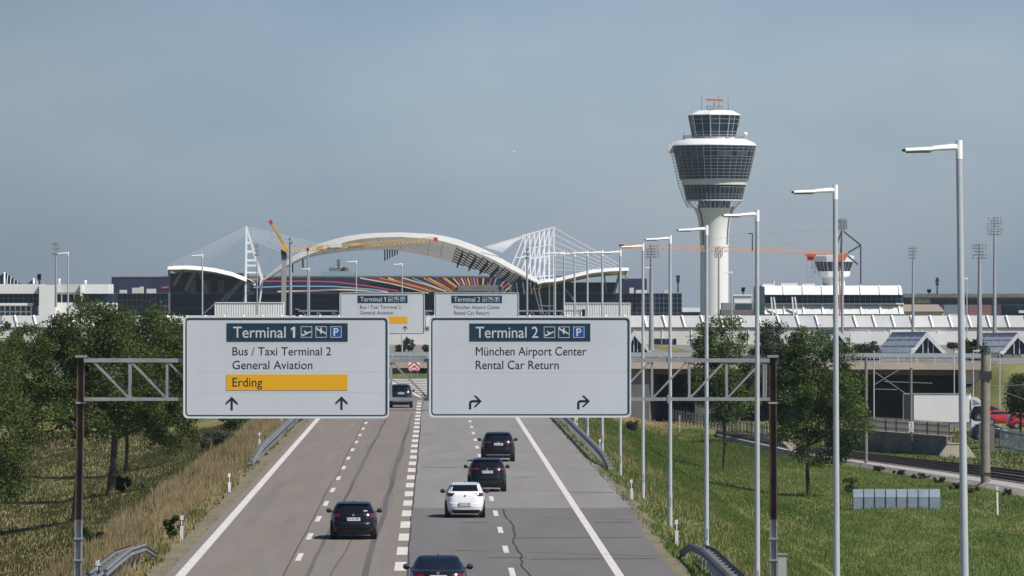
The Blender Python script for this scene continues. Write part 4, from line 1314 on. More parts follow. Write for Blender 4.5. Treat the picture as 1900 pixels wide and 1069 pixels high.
for px, y0, y1, lab in [(1770.5, 652, 815, 'thin pole just left of the nearest street lamp, behind the lorry'), (1806, 650, 815, 'thin pole between nearest street lamp and thick brown mast'), (1855, 652, 800, 'thin pole right of the thick brown mast, before the red cars'), (1690, 646, 760, 'thin lamp pole rising before the underpass behind the lorry'), (1261, 770, 800, 'short thin pole behind the fence between two lamp posts')]:
    pole(lab, px, y0, y1, 600, .06, .05, M_lamp, nm='thin_pole', cat='pole', arms=[('top_arm', [(px, y0 + 1, px + 12, y0 + 1)], .1, M_lampw)] if y0 < 700 else ())
# number on the board (pixel pairs are unreadable in the photo beyond a two)
# ------------------------------------------------------------------ overpass
A_, B_ = P(1838, 0, 640), P(240, 0, 662)
A_.z = B_.z = 0
d_ = (B_ - A_)
def OP(px):
    # point of the overpass line seen in photo column px
    lo, hi = 0.0, 1.0
    for _ in range(40):
        m_ = (lo + hi) / 2; p = A_ + d_ * m_
        if p.x / p.y * F + CX > px: lo = m_
        else: hi = m_
    return A_ + d_ * lo
t = thing('overpass_bridge', 'long low road bridge with railing crossing behind the signs', 'bridge', A_)
up = lambda p, z, dy=0.0: Vector((p.x, p.y + dy, z))
mb = MB(); mb.bar(up(A_, 1.28), up(B_, 1.28), .35, .72); mb.build('edge_beam', M_fascia, t)
mb = MB(); mb.bar(up(A_, 1.45, 12.6), up(B_, 1.45, 12.6), 24, .30); mb.build('deck', M_conc_d, t)  # deck widened at the far side to keep the underpass in shade
mb = MB(); mb.bar(up(A_, .60, 8), up(B_, .60, 8), 12, .62); mb.build('girder', M_conc_d, t)
mb = MB(); mb.bar(up(A_, 2.62), up(B_, 2.62), .12, .14); mb.build('handrail', M_railw, t)
mb = MB(); mb.bar(up(A_, 2.2, .25), up(B_, 2.2, .25), .08, .20); mb.build('guard_beam', M_railw, t)
mb = MB(); mb.bar(up(A_, 2.3, 11.6), up(B_, 2.3, 11.6), .08, .22); mb.build('far_guard_beam', M_railw, t)
n = int(d_.length / 2.0)
mb = MB(); mb.bar((0, 0, 1.62), (0, 0, 2.62), .07, .07)
part_copies('railing_post', mb, M_railw, t, [A_ + d_ * (k / n) for k in range(n + 1)])
mb = MB(); mb.bar((0, .25, 1.62), (0, .25, 2.2), .12, .08)
part_copies('guard_beam_post', mb, M_railw, t, [A_ + d_ * ((k + .5) / n) for k in range(0, n, 2)])
mb = MB(); mb.bar((0, 11.7, 1.62), (0, 11.7, 2.3), .12, .08)
part_copies('far_guard_beam_post', mb, M_railw, t, [A_ + d_ * ((k + .5) / n) for k in range(1, n, 2)])
for x0, x1, z0, mt in [(1800, 1836, -.6, M_fascia), (690, 778, -.4, M_conc_d), (1150, 1215, -4.9, M_conc_d), (1300, 1345, -5.2, M_conc_d)]:
    a, b_ = OP(x0), OP(x1)
    mb = MB(); mb.bar(up(a, (z0 + .92) / 2, 3.2), up(b_, (z0 + .92) / 2, 3.2), 5.5, .92 - z0)
    mb.build('abutment', mt, t)
mb = MB(); mb.bar(up(OP(1810), -2.3, 17), up(OP(1160), -2.3, 17), 1.0, 6.6); mb.build('underpass_shade_wall', M_conc_d, t)  # dark wall added to stand in for the shade under the bridge
# chevron board on the gore
c = Vector((P(768, 700, 640).x, 640, float(gz(P(768, 700, 640).x, 640))))
t = thing('chevron_board', 'square red and white chevron board where the lanes split', 'road sign', c)
a0, a1 = P(758.5, 669, 640), P(778.5, 689, 640)
mb = MB(); mb.box(((a0.x + a1.x) / 2, 640.02, (a0.z + a1.z) / 2), (a1.x - a0.x, .05, a0.z - a1.z), 0); mb.build('board', M_white, t)
mb = MB()
for k in range(3):
    y = 669 + k * 8
    for s in (-1, 1):
        pts = [(768.5, y), (768.5 + s * 10, y + 10), (768.5 + s * 10, y + 14), (768.5, y + 4)]
        pts = [(x, min(max(q, 669), 689)) for x, q in pts]
        mb.prism([P(x, q, 639.98 - .002 * (s > 0)) for x, q in pts], (0, .012, 0))
mb.build('chevron', M_red, t)
mb = MB()
for x in (763, 774): mb.tube(Vector((P(x, 0, 640).x, 640.1, c.z - .3)), Vector((P(x, 0, 640).x, 640.1, a1.z + .3)), .04)
mb.build('post', M_galv, t)

# ------------------------------------------------------------------ lorry and parked cars below the bridge
M_lbox = mat('lorry_box_white', (.82, .83, .83), .5, var=.03, scale=.3)
L0 = GP(1672, 812); 
def lorry():
    Y = 600
    zb = -4.85
    c = Vector((P(1744, 0, Y).x, Y, zb))
    t = thing('lorry', 'white box lorry driving right below the bridge', 'lorry', c, None, 0)
    hd = math.radians(-8)     # heading: to the right and towards us
    u = Vector((math.cos(hd), math.sin(hd), 0)); v = Vector((-u.y, u.x, 0))
    def pt(a, b_, z): return c + u * a + v * b_ + Vector((0, 0, z))
    def bx(mb, a0, a1, b0, b1, z0, z1, m=0):
        mb.hexa([pt(a0, b0, z0), pt(a1, b0, z0), pt(a1, b1, z0), pt(a0, b1, z0), pt(a0, b0, z1), pt(a1, b0, z1), pt(a1, b1, z1), pt(a0, b1, z1)], m)
    mb = MB(); bx(mb, -3.6, 3.05, -1.25, 1.25, 1.05, 3.85); mb.build('box_body', M_lbox, t)
    mb = MB(); bx(mb, -3.66, -3.605, -1.2, 1.2, 1.0, 3.8); bx(mb, -3.58, -2.55, -1.262, -1.252, 1.0, 3.82); mb.build('dark_panel', mat('lorry_dark_door', (.025, .035, .05), .5), t)
    mb = MB(); bx(mb, -3.64, 3.09, -1.29, 1.29, 3.855, 3.93); bx(mb, -3.66, -3.58, -1.30, -1.252, 1.0, 3.85); mb.build('roof_rail', M_galv, t)
    mb = MB(); bx(mb, -3.6, 4.9, -.9, .9, .62, 1.02); mb.build('chassis', M_black, t)
    mb = MB()
    prof = [(3.25, .55), (5.25, .55), (5.32, 1.3), (5.15, 1.75), (4.75, 2.55), (4.35, 3.0), (3.6, 3.55), (3.25, 3.6)]
    mb.prism([pt(a, -1.2, z) for a, z in prof], v * 2.4); mb.build('cab', M_cwhite, t)
    mb = MB(); mb.prism([pt(a, -1.212, z) for a, z in [(3.9, 1.75), (4.95, 1.75), (4.62, 2.42), (3.9, 2.42)]], v * .01); mb.build('side_window', M_cglass, t)
    mb = MB(); mb.prism([pt(5.165, -1.05, 1.78), pt(5.165, 1.05, 1.78), pt(4.775, 1.05, 2.52), pt(4.775, -1.05, 2.52)], u * .02 + Vector((0, 0, .01))); mb.build('windscreen', M_cglass, t)
    mb = MB(); mb.prism([pt(a, -1.214, z) for a, z in [(3.4, 2.75), (4.2, 2.9), (3.55, 3.3), (3.4, 3.3)]], v * .01); mb.build('deflector_panel', M_galv, t)
    mb = MB(); bx(mb, 4.9, 5.05, -1.55, -1.3, 1.7, 2.3); mb.build('wing_mirror', M_black, t)
    mb = MB(); bx(mb, 5.2, 5.38, -1.2, 1.2, .45, .85); mb.build('bumper', M_black, t)
    for a in (-2.2, 4.25):
        for b_ in (-1.2, .9):
            mb = MB(); mb.tube(pt(a, b_, .5), pt(a, b_ + .3, .5), .5, .5, 20); wh = mb.build('wheel', M_tyre, t, smooth=True)
            mb = MB(); mb.tube(pt(a, b_ - .01, .5), pt(a, b_ + .02, .5), .28, .28, 16); mb.build('rim', M_rim, wh)
    mb = MB(); bx(mb, -1.5, 3.2, -1.2, -1.1, .5, 1.0); mb.build('side_guard', M_galv, t)
lorry()
base = dict(lamp=(.605, .70, .58, .90), plate=.5, win=(.745, .93))
def side_car(label, px, py, Y, paint, rz, typ='hatch'):
    p = P(px, py, Y); p.z = max(p.z, float(gz(p.x, Y)))
    car('parked_car', label, typ, p, 1.78, 1.48, 4.3, paint, rz, base, 'cars beyond the railway')
side_car('red hatchback beside another at the right edge, its side to us', 1822, 789, 590, M_cred, math.radians(-80))
side_car('red car cut off by the right edge, ahead of the red hatchback', 1868, 796, 570, M_cred, math.radians(-80))
side_car('black car right behind the red hatchback, by the thick brown mast', 1799, 781, 592, M_cblack, math.radians(-84), 'suv')
side_car('dark blue car half hidden behind the fence near the thick brown mast', 1800, 816, 556, M_cteal, math.radians(-80))
side_car('bright red car glimpsed through the leaves of the rounded right tree', 1560, 800, 600, M_cred, math.radians(-82))
side_car('black car glimpsed behind the fence through the gantry lattice', 1262, 773, 652, M_cblack, math.radians(-85), 'suv')

# ------------------------------------------------------------------ airport buildings
GZ = -.3
def px_box(mb, x0, y0, x1, y1, Y, dep, m=0): mb.pbox(x0, y0, x1, y1, Y, dep, m)
def to_ground(Y): return CY + F * (H - GZ + .0047 * max(0, Y - 1500) + .1) / Y        # photo row of the far ground

# long low white building (its roof edge runs across the whole view)
Y = 1050.0
t = thing('service_building', 'long low white building with a panelled slanted roof edge, across the whole view', 'building', P(950, to_ground(Y), Y))
mb = MB(); px_box(mb, -80, 609.5, 1985, to_ground(Y) + 3, Y + .15, 22); mb.build('wall', M_wall, t)
mb = MB()
xs = [-80 + 35.4 * k for k in range(59)]
for k in range(len(xs) - 1):
    a, b_, c, d = P(xs[k] + 6, 607, Y), P(xs[k + 1] + 6, 607, Y), P(xs[k + 1], 586.5, Y), P(xs[k], 586.5, Y)
    v = Vector((0, .9, 0))
    mb.hexa([a, b_, b_ + Vector((0, 20, 0)), a + Vector((0, 20, 0)), d + v, c + v, c + Vector((0, 20, 0)), d + Vector((0, 20, 0))], (k * 7 % 5) % 2)
for k, x in enumerate(xs): mb.bar(P(x + 6, 607.5, Y - .1), P(x, 585.5, Y) + Vector((0, .8, 0)), .32, .3, 2)
mb.build('roof_edge', [M_edge, M_edge2, M_panel], t)
mb = MB(); px_box(mb, -80, 607.3, 1985, 609.0, Y - .1, .5); mb.build('gutter', M_conc_d, t)
for x0, x1 in [(1213, 1226), (1229, 1235), (1237, 1246), (1249, 1255)]:
    mb = MB(); px_box(mb, x0, 628.5, x1, 642, Y - .05, .3); mb.build('window', M_glass, t)
mb = MB()
for x in (1146, 1174, 1228, 1282, 1312, 1360, 1388, 1416, 1444, 1534, 1560, 1610, 1640, 1676, 1710, 1740, 1850, 20, 60, 120, 180, 250, 300): px_box(mb, x, 612, x + 1.6, 640, Y + .0, .3)
mb.build('pilaster', M_white, t)
for x0, x1, y0 in [(1578, 1650, 617), (1651, 1700, 612), (1701, 1760, 618), (290, 326, 611), (329, 346, 617)]:
    mb = MB(); px_box(mb, x0, y0, x1, 640, Y - 2.5, 2.2); mb.build('annexe', M_panel, t)

def block(name, label, cat, parts, Y, group=None):
    x = sum((p[1] + p[3]) / 2 for p in parts[:1])
    t = thing(name, label, cat, P(x, to_ground(Y), Y), group)
    for p in parts:
        nm, x0, y0, x1, y1, dy, dep, mt = p
        mb = MB(); px_box(mb, x0, y0, x1, y1, Y + dy, dep); mb.build(nm, mt, t)
    return t
def mullions(t, x0, y0, x1, y1, Y, nx, ny, w_=.09, mt=None, nm='mullions'):
    mb = MB()
    for k in range(nx + 1):
        x = x0 + (x1 - x0) * k / nx; mb.bar(P(x, y0, Y - .06), P(x, y1, Y - .06), w_, .1)
    for k in range(ny + 1):
        y = y0 + (y1 - y0) * k / ny; mb.bar(P(x0, y, Y - .1), P(x1, y, Y - .1), .07, w_)
    mb.build(nm, mt or M_mull, t)

# left white wing
Yw = 1240
t = block('terminal_wing', 'white building with glazed front behind the trees at the far left', 'building', [
    ('upper_storey', -40, 527.5, 71, 545, 0, 20, M_panel), ('glazing', -40, 545, 71, 564, 2.0, 18, M_glass), ('sill_band', -40, 562.5, 62, 567, .8, 19, M_white),
    ('lower_glazing', -40, 567, 58, 590, 2.0, 18, M_glass2), ('stair_block', 72.5, 528.5, 103, 600, -1, 22, M_panel), ('recessed_glazing', 103.3, 543, 149, 562, 2.5, 16, M_glass),
    ('parapet', 103.3, 527.5, 148.5, 543, 1, 18, M_panel2), ('lower_wall', 103.3, 562, 208, 592, 1, 18, M_panel), ('pier', 148.7, 527.5, 153, 560, .2, 5, M_white), ('right_storey', 153.2, 527.5, 200, 545, .6, 18, M_white), ('right_glazing', 153.2, 545, 208, 562, 3, 16, M_glass)], Yw)
mullions(t, -40, 545, 71, 563, Yw + 1.95, 12, 2); mullions(t, -40, 567, 58, 590, Yw + 1.95, 10, 2, .3, M_white, 'window_post')
mullions(t, 103, 545, 149, 562, Yw + 2.4, 4, 1, .25, M_white, 'window_post')
for x0, x1, yt, yb, lab in [(-20, 39, 505, 527, 'dark glazed pyramid rooflight at the very left edge'), (51, 76, 516.5, 527, 'small dark glazed rooflight beside a spiky mast')]:
    tt = thing('pyramid_rooflight', lab, 'rooflight', P(x0, yb, Yw + 8), 'rooflights on the white wing')
    xm = (x0 + x1) / 2 - 1
    mb = MB(); a, b_, c = P(x0, yb, Yw + 6), P(x1, yb, Yw + 6), P(xm, yt, Yw + 9)
    d, e = P(x1, yb, Yw + 12), P(x0, yb, Yw + 12)
    for f_ in ((a, b_, c), (b_, d, c), (d, e, c), (e, a, c), (a, e, d, b_)): mb.face(f_)
    mb.build('glazing', M_glass, tt)
    mb = MB(); mb.bar(P(xm, yt + 1, Yw + 8.7), P(xm, yb, Yw + 5.9), .3)
    for k in range(1, 5):
        f = k / 5; p = c.lerp(b_, f); mb.bar(p - Vector((0, .1, 0)), Vector((p.x, Yw + 5.9, b_.z)), .1)
    mb.build('frame', M_white, tt)
for x, y0, lab in [(109.5, 517, 'taller white roof vent on the left wing'), (158, 520, 'shorter white roof vent on the left wing, nearer the navy block')]:
    tt = thing('roof_vent', lab, 'vent', P(x, 528, Yw + 6), 'roof vents')
    p = P(x, 528, Yw + 6); q = P(x, y0, Yw + 6)
    mb = MB(); mb.tube(p, q, .3, .3, 10); mb.build('duct', M_panel2, tt, smooth=True)
    mb = MB(); mb.tube(q - Vector((0, 0, .5)), q, .34, .34, 10); mb.build('cowl', M_white, tt, smooth=True)

# big terminal: dark glass, navy banner with stripes
Yt = 1640
t = block('terminal_building', 'huge dark glazed terminal behind the arched roof, wearing a striped navy banner', 'building', [
    ('glass_front', 204, 544.5, 1265, 590, 2, 60, M_glass), ('roof_slab', 300, 512, 1050, 516, 12, 60, M_conc_d)], Yt)
mullions(t, 210, 546, 315, 590, Yt + 1.9, 12, 4, .10); mullions(t, 1140, 544.5, 1265, 590, Yt + 1.9, 15, 5, .10); mullions(t, 455, 556, 640, 590, Yt + 1.9, 9, 3, .1, M_glass2, 'glazing_bar')
mb = MB(); px_box(mb, 207, 514.5, 312, 544, Yt - 3, 20); px_box(mb, 312, 520, 490, 546, Yt + .5, 10); px_box(mb, 480, 515, 960, 545.5, Yt - 2, 6); px_box(mb, 1150, 517, 1200, 546, Yt - 2, 20)
bmb = mb
mb = MB(); px_box(mb, 206, 513.2, 313, 514.6, Yt - 3.2, 2); px_box(mb, 850, 529, 925, 539, Yt - 5, 2.5); px_box(mb, 845, 539, 940, 541, Yt - 6, 3); mb.build('grey_canopy', M_conc_d, t)
SC_ = [mat('stripe_red', (.55, .07, .08), .6), mat('stripe_blue', (.26, .42, .66), .6), mat('stripe_amber', (.75, .50, .16), .6), mat('stripe_orange', (.60, .20, .06), .6), mat('stripe_cream', (.68, .58, .38), .6), mat('stripe_maroon', (.22, .04, .05), .6)]
stripes = [
 ([(455, 522), (560, 521.5), (620, 523), (680, 530), (740, 540)], 1.6, 0), ([(470, 533.5), (540, 531), (620, 531.5), (690, 537), (720, 541)], 1.6, 1), ([(515, 541), (600, 538.5), (640, 537.5), (680, 539.5), (720, 543)], 2.2, 4),
 ([(668, 516), (720, 525), (770, 537), (795, 544)], 1.8, 4), ([(690, 516), (740, 526), (790, 540)], 2.6, 5), ([(704, 516), (750, 526), (800, 541)], 2.0, 3), ([(720, 516), (770, 530), (812, 542)], 2.4, 2), ([(733, 516), (780, 529), (820, 542)], 2.2, 5), ([(748, 516), (790, 528), (828, 541)], 1.8, 4),
 ([(765, 516), (800, 529), (832, 542)], 1.4, 1), ([(786, 516), (815, 530), (838, 542)], 2.6, 3), ([(795, 516), (825, 531), (845, 542)], 1.8, 2), ([(808, 516), (832, 530), (850, 541)], 2.8, 5), ([(822, 516), (838, 528), (850, 537)], 2.8, 3), ([(826, 516), (841, 527), (852, 535)], 1.6, 2),
 ([(841, 516), (852, 529)], 2.2, 4), ([(849, 516), (856, 528)], 2.0, 0), ([(856, 516), (862, 529)], 2.2, 4), ([(862, 516), (867, 529)], 1.6, 3), ([(868, 516), (872, 529)], 2.0, 2), ([(874, 516), (877, 529)], 2.0, 0), ([(879, 516), (882, 529)], 1.6, 1), ([(885, 516), (887, 529)], 2.0, 3),
 ([(897, 516), (896, 529)], 2.0, 2), ([(912, 516), (908, 529)], 1.6, 0), ([(921, 516), (916, 529)], 1.6, 1), ([(938, 518), (929, 531)], 2.4, 2), ([(945, 524), (932, 536)], 2.6, 0), ([(949, 530), (936, 541)], 2.2, 4),
 ([(300, 534), (316, 532.5)], 2.4, 0), ([(400, 526), (430, 524), (440, 524)], 2.0, 0), ([(415, 538), (440, 536), (460, 536)], 1.4, 1)]
mb = bmb
def dens(pts, n=6):
    out = []
    for k in range(len(pts) - 1):
        for j in range(n): out.append((pts[k][0] + (pts[k + 1][0] - pts[k][0]) * j / n, pts[k][1] + (pts[k + 1][1] - pts[k][1]) * j / n))
    return out + [pts[-1]]
for pts, wd, ci in stripes:
    wd *= 1.3
    pts = dens(pts)
    Ys_ = Yt - 2.5 - .05 * ci if pts[0][0] > 470 else Yt - 3.2
    for k in range(len(pts) - 1):
        (x0, y0), (x1, y1) = pts[k], pts[k + 1]
        if abs(x1 - x0) > abs(y1 - y0): q = [(x0, y0 - wd / 2), (x1, y1 - wd / 2), (x1, y1 + wd / 2), (x0, y0 + wd / 2)]
        else: q = [(x0 - wd / 2, y0), (x1 - wd / 2, y1), (x1 + wd / 2, y1), (x0 + wd / 2, y0)]
        mb.face([P(a, b_, Ys_) for a, b_ in q], ci + 1)
mb.build('banner', [M_navy] + SC_, t, recalc=False)
mb = MB()
for x, w_, h_ in [(228, 12, 6), (252, 14, 10), (262, 6, 12), (280, 16, 8), (1190, 20, 6), (1172, 8, 10), (1236, 8, 6)]: px_box(mb, x - w_ / 2, 544 - h_, x + w_ / 2, 544.3, Yt - 8, 4)
mb.build('roof_plant', M_panel2, t)
# glass viewing box on the roof
t = block('roof_lounge', 'flat turquoise glass box on the terminal roof with a dark hut above', 'building', [
    ('glass_box', 596, 503.5, 660, 512, 0, 12, mat('turquoise_glass', (.22, .36, .36), .3)), ('hut', 610, 496.5, 646, 503, 3, 6, M_conc_d), ('base', 598, 512, 658, 516, 1, 10, M_dark)], Yt + 25)
mb = MB(); mb.tube(P(628, 497, Yt + 28), P(628, 480, Yt + 28), .2, .08, 6)
for y in (484, 488, 492): mb.bar(P(624, y, Yt + 28), P(632, y, Yt + 28), .25)
px_box(mb, 637, 495, 640, 503, Yt + 27, 1); mb.build('aerial', M_dark, t)
for x0, x1, y0, lab in [(399, 525, 562, 'white ribbed container block left of the distant signs, under the cable mast'), (1048, 1170, 563, 'white ribbed container block behind the row of lamp posts')]:
    t = thing('container_block', lab, 'building', P(x0, 588, 1160), 'white container blocks')
    mb = MB(); px_box(mb, x0, y0, x1, 592, 1160, 8); mb.build('body', M_panel, t)
    mb = MB(); n = 28
    for k in range(n + 1): mb.bar(P(x0 + (x1 - x0) * k / n, y0, 1159.95), P(x0 + (x1 - x0) * k / n, 590, 1159.95), .12, .1)
    mb.build('cladding_rib', M_white, t)
    mb = MB(); px_box(mb, x0 - .5, y0 - 1, x1 + .5, y0, 1159.8, 8.4); mb.build('roof_trim', M_white, t)

# arched membrane roof (light comes through the fabric)
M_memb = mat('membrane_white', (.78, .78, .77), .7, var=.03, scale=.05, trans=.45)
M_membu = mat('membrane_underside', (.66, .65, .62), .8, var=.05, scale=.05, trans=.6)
Ya, Yb = 1450.0, 1570.0
fr = [(488, 517), (500, 507), (520, 491), (540, 477), (560, 466), (580, 457), (600, 449.5), (620, 443.5), (645, 437.5), (670, 434), (700, 432), (745, 431), (800, 434), (825, 438), (850, 444), (875, 453), (900, 463), (920, 473), (940, 485), (960, 496), (980, 508), (1000, 520.5)]
lo_ = [(497, 517), (506, 512), (524, 501), (543, 491), (562, 482), (581, 476), (601, 472.5), (621, 469.5), (646, 466.5), (671, 464), (700, 463), (745, 466), (793, 474.5), (815, 480), (838, 487), (858, 493), (880, 499), (898, 506), (918, 514), (940, 522), (968, 526), (1000, 525.5)]
th = [3, 5, 8, 10, 11, 12, 12, 11, 10, 9, 8.5, 8.5, 9, 10, 11, 11, 11, 10, 9, 8, 7, 5]
t = thing('arched_roof', 'great white arched membrane roof spanning the middle of the airport', 'canopy roof', P(745, 540, Ya))
F0 = [P(x, y, Ya) + Vector((0, 2.2, 0)) for x, y in fr]
F1 = [P(x + (2 if x < 745 else -2), y + h, Ya) for (x, y), h in zip(fr, th)]
B1 = [P(x, y, Yb) for x, y in lo_]
mb = MB(); mb.grid([F1, F0]); mb.grid([F0, [b_ + Vector((0, 0, .6)) for b_ in B1]]); mb.build('front_edge', M_memb, t, smooth=True, recalc=False)
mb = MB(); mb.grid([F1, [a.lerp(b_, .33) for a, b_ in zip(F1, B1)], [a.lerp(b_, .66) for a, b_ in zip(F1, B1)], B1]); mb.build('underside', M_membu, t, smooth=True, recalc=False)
mb = MB()
for k in range(14, 21):
    for j in range(1, 7):
        a = F1[k].lerp(B1[k], j / 7); b_ = F1[min(k + 1, 21)].lerp(B1[min(k + 1, 21)], j / 7)
        mb.bar(a - Vector((0, 0, .15)), b_ - Vector((0, 0, .6)), .5, .3)
        m_ = a.lerp(b_, .5)
        mb.bar(m_ - Vector((0, 0, .1)), m_ - Vector((.2, 0, 1.6)), .35)
for k, j in [(3, 5), (4, 6), (2, 5)]:
    a = F1[k].lerp(B1[k], j / 7); mb.bar(a, a - Vector((0, 0, 2.2)), .4)
for k in range(6):
    a = P(714 + 4.6 * k, 463 - k * .6, Yb - 8); mb.bar(a, a - Vector((0, 0, 3.0 - .25 * k)), .34)
mb.build('truss_strut', M_dark, t)
mb = MB()
for k in range(0, 22, 1):
    for a, b_ in ((F1[k], B1[k]),):
        mb.bar(a - Vector((0, 0, .05)), b_ - Vector((0, 0, .05)), .09)
mb.build('membrane_seam', mat('seam_grey', (.50, .49, .47), .8), t)

def side_roof(label, pts, th_, dep, Y, sup):
    t = thing('side_canopy', label, 'canopy roof', P(pts[0][0], 545, Y), 'low white canopies beside the arch')
    a = [P(x, y, Y) + Vector((0, 2.0, 0)) for x, y in pts]; b_ = [P(x, y + th_ * (1 if k not in (0, len(pts) - 1) else .8), Y) for k, (x, y) in enumerate(pts)]
    v = Vector((0, dep, -.02 * dep))
    mb = MB(); mb.grid([b_, a, [p + v for p in a], [p + v for p in b_], b_]); mb.build('roof', M_white, t, smooth=True, angle=40)
    mb = MB()
    for (x0, y0, x1, y1, w_) in sup: mb.bar(P(x0, y0, Y + 3), P(x1, y1, Y + 3), w_)
    mb.build('strut', M_conc_d, t)
    return t
side_roof('low white canopy left of the cable mast, over a dark glass hall', [(310.5, 494.5), (325, 493), (345, 492.6), (375, 494.5), (400, 498), (430, 505), (452, 513.5), (457, 517)], 7, 50, 1445,
    [(314, 500, 314, 586, .5), (340, 500, 322, 530, .7), (362, 503, 344, 540, .9), (448, 520, 412, 558, .5), (453, 520, 418, 560, .4), (400, 562, 378, 582, .3), (370, 505, 385, 545, .5)])
side_roof('low white canopy right of the lattice pylon, behind the lamp posts', [(997, 522), (1010, 517.5), (1028, 516.5), (1040, 514.5), (1070, 507), (1100, 500), (1130, 497), (1150, 496), (1167, 497)], 6.5, 50, 1445,
    [(1044, 530, 1068, 560, .5), (1150, 503, 1140, 545, .5), (1160, 503, 1162, 520, .3), (1120, 505, 1126, 545, .4)])
mb = MB()
t = block('glass_hall', 'dark glass hall under the left white canopy', 'building', [('glass_front', 316, 507, 452, 592, 0, 30, M_glass), ('floor_band', 316, 541, 480, 547, -.6, 2, M_glass2), ('lower_band', 316, 570, 440, 575, -.6, 2, M_glass2)], 1480, 'glass halls under the canopies')
mullions(t, 316, 545, 452, 592, 1479.8, 8, 2, .12, M_glass2)
mb = MB()
for x in (352, 378, 404): px_box(mb, x, 520, x + 12, 545, 1478, 1)
mb.build('inner_wall', M_conc_d, t)
t = block('glass_hall', 'dark glass hall under the right white canopy, behind the lamp posts', 'building', [('glass_front', 955, 524, 1143, 592, 0, 30, M_glass), ('floor_band', 960, 541, 1140, 546, -.6, 2, M_glass2)], 1480, 'glass halls under the canopies')
mullions(t, 955, 545, 1143, 592, 1479.8, 12, 3, .12, M_glass2)
mb = MB()
for x in (905, 918, 931, 945, 958, 970, 984): mb.bar(P(x, 524, 1476), P(x + 3, 546, 1476), .35)
mb.build('inner_post', M_white, t)
mb = MB(); mb.bar(P(985, 538, 1475), P(1090, 513, 1475), .5, .3); mb.build('yellow_beam', M_yellow, t)

# cable pylons
def pylon(label, top, foot, lead, Yk, side, legmid, legfoot, mk):
    t = thing('cable_pylon_frame', label, 'pylon', P(foot[0], foot[1], Yk), 'white cable pylon frames')
    a, b_ = P(*top, Yk), P(*foot, Yk)
    mb = MB(); mb.bar(a, b_, .38, .38); mb.build('mast', M_steelw, t)
    mb = MB(); mb.bar(a, P(*legmid, Yk), .28, .28); mb.bar(P(*legmid, Yk), P(*legfoot, Yk), .34, .34); mb.build('inclined_leg', M_steelw, t)
    for f in mk:
        mb = MB()
        y = top[1] + (foot[1] - top[1]) * f
        if y < legmid[1]: x = top[0] + (legmid[0] - top[0]) * (y - top[1]) / (legmid[1] - top[1])
        else: x = legmid[0] + (legfoot[0] - legmid[0]) * (y - legmid[1]) / (legfoot[1] - legmid[1])
        mb.bar(P(top[0], y, Yk), P(x, y, Yk), .18, .2); mb.build('rung', M_steelw, t)
    return t
nth = ['first (tallest)', 'second', 'third', 'fourth', 'fifth', 'sixth', 'last (lowest)']
for k in range(7):
    Yk = 1452 + 17 * k
    dx = -9.0 * k
    tx, ty = 1028 + dx, 421 + 2.3 * k
    pylon('white lattice frame right of the arch, %s of its row' % nth[k], (tx, ty), (1028 + dx * .95, 584 - k), None, Yk, -1, (1000 + dx * 1.0, 541 - 6.5 * k * (1 if k > 0 else 0)), (1008 + dx * .5, 584 - k), [.2, .33, .56, .9] if k < 5 else [.3, .6])
for k in range(3):
    Yk = 1452 + 34 * k
    pylon('white A-shaped cable mast left of the arch, %s of three' % ['front', 'middle', 'rear'][k], (457 + .4 * k, 419.5 + 2 * k), (455.5 + .6 * k, 584), None, Yk, 1, (488 - 2 * k, 517), (479, 584), [.18, .28, .38, .44, .52, .96])
def cable(label, ab, Y0, r, mt=M_steelw):
    t = thing('stay_cables', label, 'cables', P(*ab[0][0], Y0), 'stay cables of the arched roof')
    for a, b_, dy in ab:
        mb = MB(); mb.tube(P(*a, Y0 + dy), P(*b_, Y0 + dy), r, r, 5); mb.build('cable', mt, t)
cable('fan of thin white cables from the left mast down to the left canopy', [((456, 421 + 2 * k), (312 + 9 * k, 493 + .2 * k), 8 * k) for k in range(8)], 1454, .022)
cable('fan of thin white cables from the left mast towards the arch', [((458, 421 + 3 * k), (606 - 10 * k, 456 + 2.2 * k), 6 * k) for k in range(8)], 1454, .03)
cable('fan of white cables from the right pylon down to the right canopy', [((1027 - 3 * k, 422 + 11 * k), (1152 - 9 * k, 492 + 1.5 * k), 5 * k) for k in range(8)], 1455, .03)
cable('thick bundle of white cables from the right pylon to the arch', [((1026 - 9 * k, 422 + 2.3 * k), (900 + 5 * k, 459 + 1.6 * k), 17 * k - 3) for k in range(7)], 1453, .15)

# control tower
M_bar = mat('glazing_bar_grey', (.36, .39, .41), .5)
Yc = 1900.0
tx = 1325.5
c0 = P(tx, to_ground(Yc), Yc)
t = thing('control_tower', 'tall white airport control tower with two glazed storeys and red radar bar', 'tower', c0)
sp = Yc / F
zp = lambda y: H - (y - CY) * sp
def prof(pts): return [(r * sp, zp(y)) for r, y in pts]
mb = MB(); mb.lathe(c0.x, Yc, prof([(26.2, to_ground(Yc)), (26.2, 470), (26.6, 450), (27.6, 430), (29.6, 412), (33, 398), (37.5, 388), (38, 386)]), 40); mb.build('shaft', mat('tower_white', (.72, .73, .73), .6, var=.03, scale=.1), t, smooth=True)
mb = MB(); mb.lathe(c0.x, Yc, prof([(28, 390), (28, 370)]), 24); mb.build('neck', M_glass2, t, smooth=True)
mb = MB()
for k in range(24):
    a = 2 * math.pi * k / 24
    mb.bar((c0.x + 28.6 * sp * math.cos(a), Yc + 28.6 * sp * math.sin(a), zp(389)), (c0.x + 28.6 * sp * math.cos(a), Yc + 28.6 * sp * math.sin(a), zp(371)), .3)
mb.build('neck_rib', M_panel2, t)
